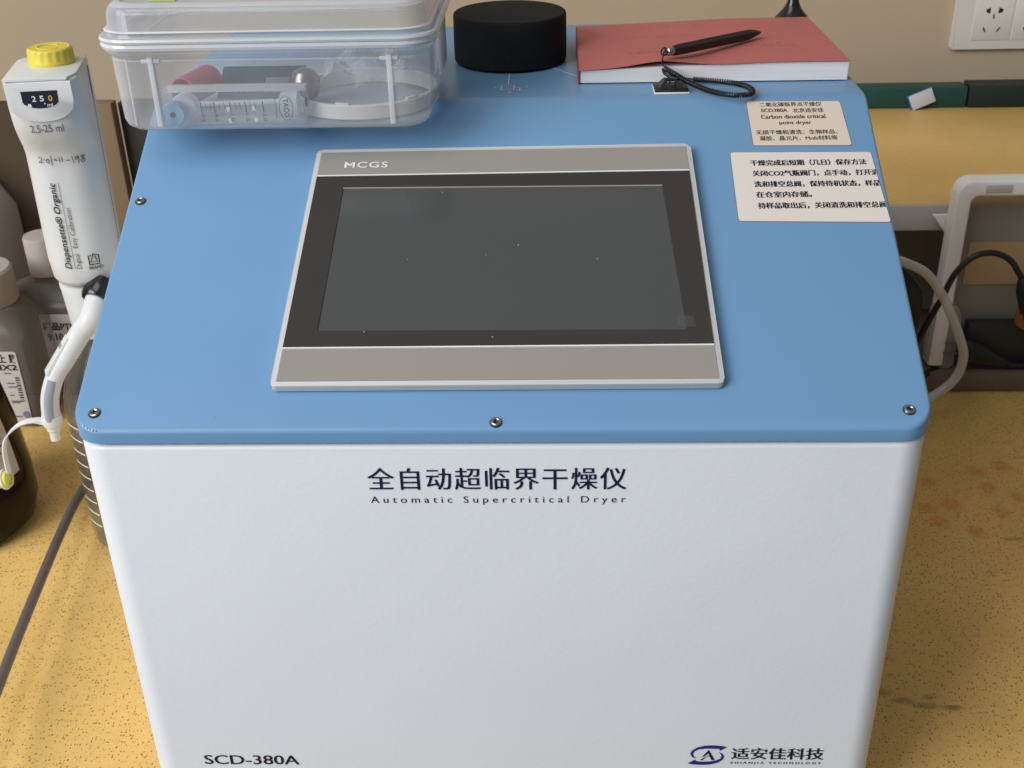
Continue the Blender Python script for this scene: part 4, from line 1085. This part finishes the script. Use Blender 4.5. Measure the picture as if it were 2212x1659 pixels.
def right_clutter():
    # white frame of a tray standing on its side
    t = thing('plastic_tray', 'white plastic tray standing upright on its edge beside the dryer', 'tray', (.56, .70, .02))
    P = Plane((0, .668, 0), (1, 0, 0), (0, 0, 1)); P = Plane((.4860, .7010, .0275), (1, 0, 0), (0, 0, 1))
    bm = bmesh.new(); prof = [(0, .012, .0125, .012)]
    oo = [(0, .005)]+[(.017-.017*cos(a), .220+.017*sin(a)) for a in [pi/2*k/8 for k in range(9)]]+[(.203+.017*sin(a), .220+.017*cos(a)) for a in [pi/2*k/8 for k in range(9)]]+[(.22, .005)]
    ii = [(.0170, .005)]+[(.0255-.0085*cos(a), .210+.0085*sin(a)) for a in [pi/2*k/8 for k in range(9)]]+[(.1975+.0085*sin(a), .210+.0085*cos(a)) for a in [pi/2*k/8 for k in range(9)]]+[(.206, .005)]
    A0 = [bm.verts.new(P.p(x, y, -.002)) for x, y in oo]; A1 = [bm.verts.new(P.p(x, y, .020)) for x, y in oo]
    B0 = [bm.verts.new(P.p(x, y, -.002)) for x, y in ii]; B1 = [bm.verts.new(P.p(x, y, .020)) for x, y in ii]
    for k in range(len(oo)-1):
        for q in ((A0, A1), (A1, B1), (B1, B0), (B0, A0)): bm.faces.new((q[0][k], q[0][k+1], q[1][k+1], q[1][k]))
    for k in (0, len(oo)-1): bm.faces.new((A0[k], A1[k], B1[k], B0[k]))
    es = [e for e in bm.edges if (e.verts[0] in A1 and e.verts[1] in A1) or (e.verts[0] in B1 and e.verts[1] in B1)]
    bmesh.ops.bevel(bm, geom=es, offset=.003, segments=3, profile=.5, affect='EDGES')
    link('rim', bm, M['ptray'], t, angle=50)
    plate('milky_foot', P, rrect(-.004, .030, .0005, .085, (.018, .004, .018, .012), 6), .004, .0185, film('milky_tray_plastic', (.42, .40, .38), .45, .35, .8, .4), t, bev=.003)
    box('rim_grip', .516, .545, .6795, .683, .2510, .2600, M['greyshelf'], t, bev=.001)
    plate('floor_panel', P, rrect(.006, .214, .010, .225, .012, 5), -.012, -.0100, M['pwall'], t)
    lb = plate('ochre_patch', P, rrect(.034, .16, .098, .152, .002, 3), -.0096, -.0090, M['ochre'], t)  # flat ochre patch in front of the floor panel
    # small white wedge bracket left of the tray
    o = bmesh.new(); slab(o, Plane((0, .708, 0), (1, 0, 0), (0, 0, 1)), [(.4700, .2160), (.4900, .1900), (.4960, .1900), (.4960, .2165)], 0, .004, .0005); o = link('white_bracket', o, M['ptray']); tag(o, 'small white triangular bracket beside the top of the white tray', 'bracket')
    # milky loop of tubing
    o = tube('milky_tubing', [(.300, .470, .2300), (.350, .555, .2210), (.395, .592, .2090), (.418, .600, .2000), (.440, .600, .1870), (.463, .600, .1560), (.4835, .600, .1165), (.4940, .600, .0870), (.4880, .598, .0590), (.4640, .592, .0400), (.430, .575, .0300), (.380, .54, .0300), (.30, .47, .035)], .0052, M['tube'], seg=14, n=12)
    tag(o, 'milky plastic tube looping out from behind the dryer', 'tube')
    # power cord with its plug end
    t = thing('power_cord', 'black power cord arching over from a round plug at the right edge', 'power cord', (.5, .62, .15))
    tube('cable', [(.447, .640, .062), (.4485, .630, .085), (.4560, .622, .1200), (.4660, .620, .150), (.4760, .620, .1800), (.4930, .620, .2000), (.5130, .620, .2040), (.5320, .620, .1960), (.5450, .620, .1800), (.5510, .618, .1700)], .0034, M['black'], t, seg=12)
    bm = bmesh.new(); bm_tube(bm, catmull([(.549, .618, .176), (.5525, .617, .166), (.558, .616, .150), (.563, .615, .136)], 5), lambda s: .0045+.0055*min(1, s*2.2), 16); link('plug_body', bm, M['black'], t)
    bm = bmesh.new(); bm_tube(bm, [Vector((.5615, .615, .1400)), Vector((.5680, .614, .1200))], .0075, 18); link('plug_collar', bm, mat('dark_grey_collar', (.04, .04, .042), .4), t)
    # dark connector partly hidden by the dryer
    t = thing('black_connector', 'black moulded connector hanging by the dryer side behind the milky tube', 'connector', (.43, .62, .12))
    bm = bmesh.new()
    rows = [((.4080, .625, .1930), .008, .006), ((.4160, .625, .1840), .012, .008), ((.4285, .625, .1650), .0150, .010), ((.4350, .625, .1400), .0115, .009), ((.4330, .625, .1180), .0110, .009), ((.4330, .625, .1060), .0120, .008)]
    loft(bm, [[Vector(c)+Vector((x, y, -x*.3)) for x, y in rrect(-a, a, -b, b, min(a, b)*.5, 4)] for c, a, b in rows]); link('body', bm, M['black'], t)
    tube('cable', [(.4355, .625, .106), (.437, .628, .090), (.4350, .632, .070), (.4400, .640, .045), (.4480, .648, .032), (.47, .665, .0255), (.52, .70, .0245)], .0040, M['black'], t)
    box('brass_tab', .4400, .4460, .620, .624, .090, .105, M['tan'], t, bev=.0006)
    box('cream_clip', .4130, .4300, .628, .640, .110, .150, M['cream'], t, bev=.002)
    # second plug with two pins on the lower board
    t = thing('two_pin_plug', 'black two-pin mains plug lying on the bottom board of the shelf', 'plug', (.52, .72, .03))
    bm = bmesh.new()
    rows = [(.517, .010, .055), (.520, .0150, .054), (.532, .0180, .051), (.546, .0165, .048), (.562, .0100, .040), (.582, .0045, .0335)]
    loft(bm, [[Vector((x, .6780+.45*b*cos(a), z+.9*b*sin(a))) for a in [2*pi*k/14 for k in range(14)]] for x, b, z in rows]); link('body', bm, M['black'], t)
    for dz in (-.004, .006): 
        bm = bmesh.new(); bm_box(bm, .5000, .5185, .6765, .6795, .055+1.4*dz, .0568+1.4*dz, .0003); link('pin', bm, M['greyink'], t)
    tube('cable', [(.578, .678, .0345), (.60, .680, .0320), (.65, .684, .0315), (.72, .686, .0315)], .0038, M['black'], t)
    o = lathe('orange_reel', [(.020, 0), (.024, .003), (.024, .045), (.02, .048)], M['orange'], None, c=(.598, .668, .0905), seg=28); 
    o.location.z = 0; tag(o, 'orange plastic piece at the right picture edge below the plug', 'plastic part')
    box_ = box('dark_fill_low', .530, .675, .692, .709, .0275, .082, M['lowfill'], bev=.003); box_.name = 'tray_dark_fill'; tag(box_, 'low dark block added to darken the inside of the white tray', 'box')  # dark block added to dim the lower inside of the tray
right_clutter()
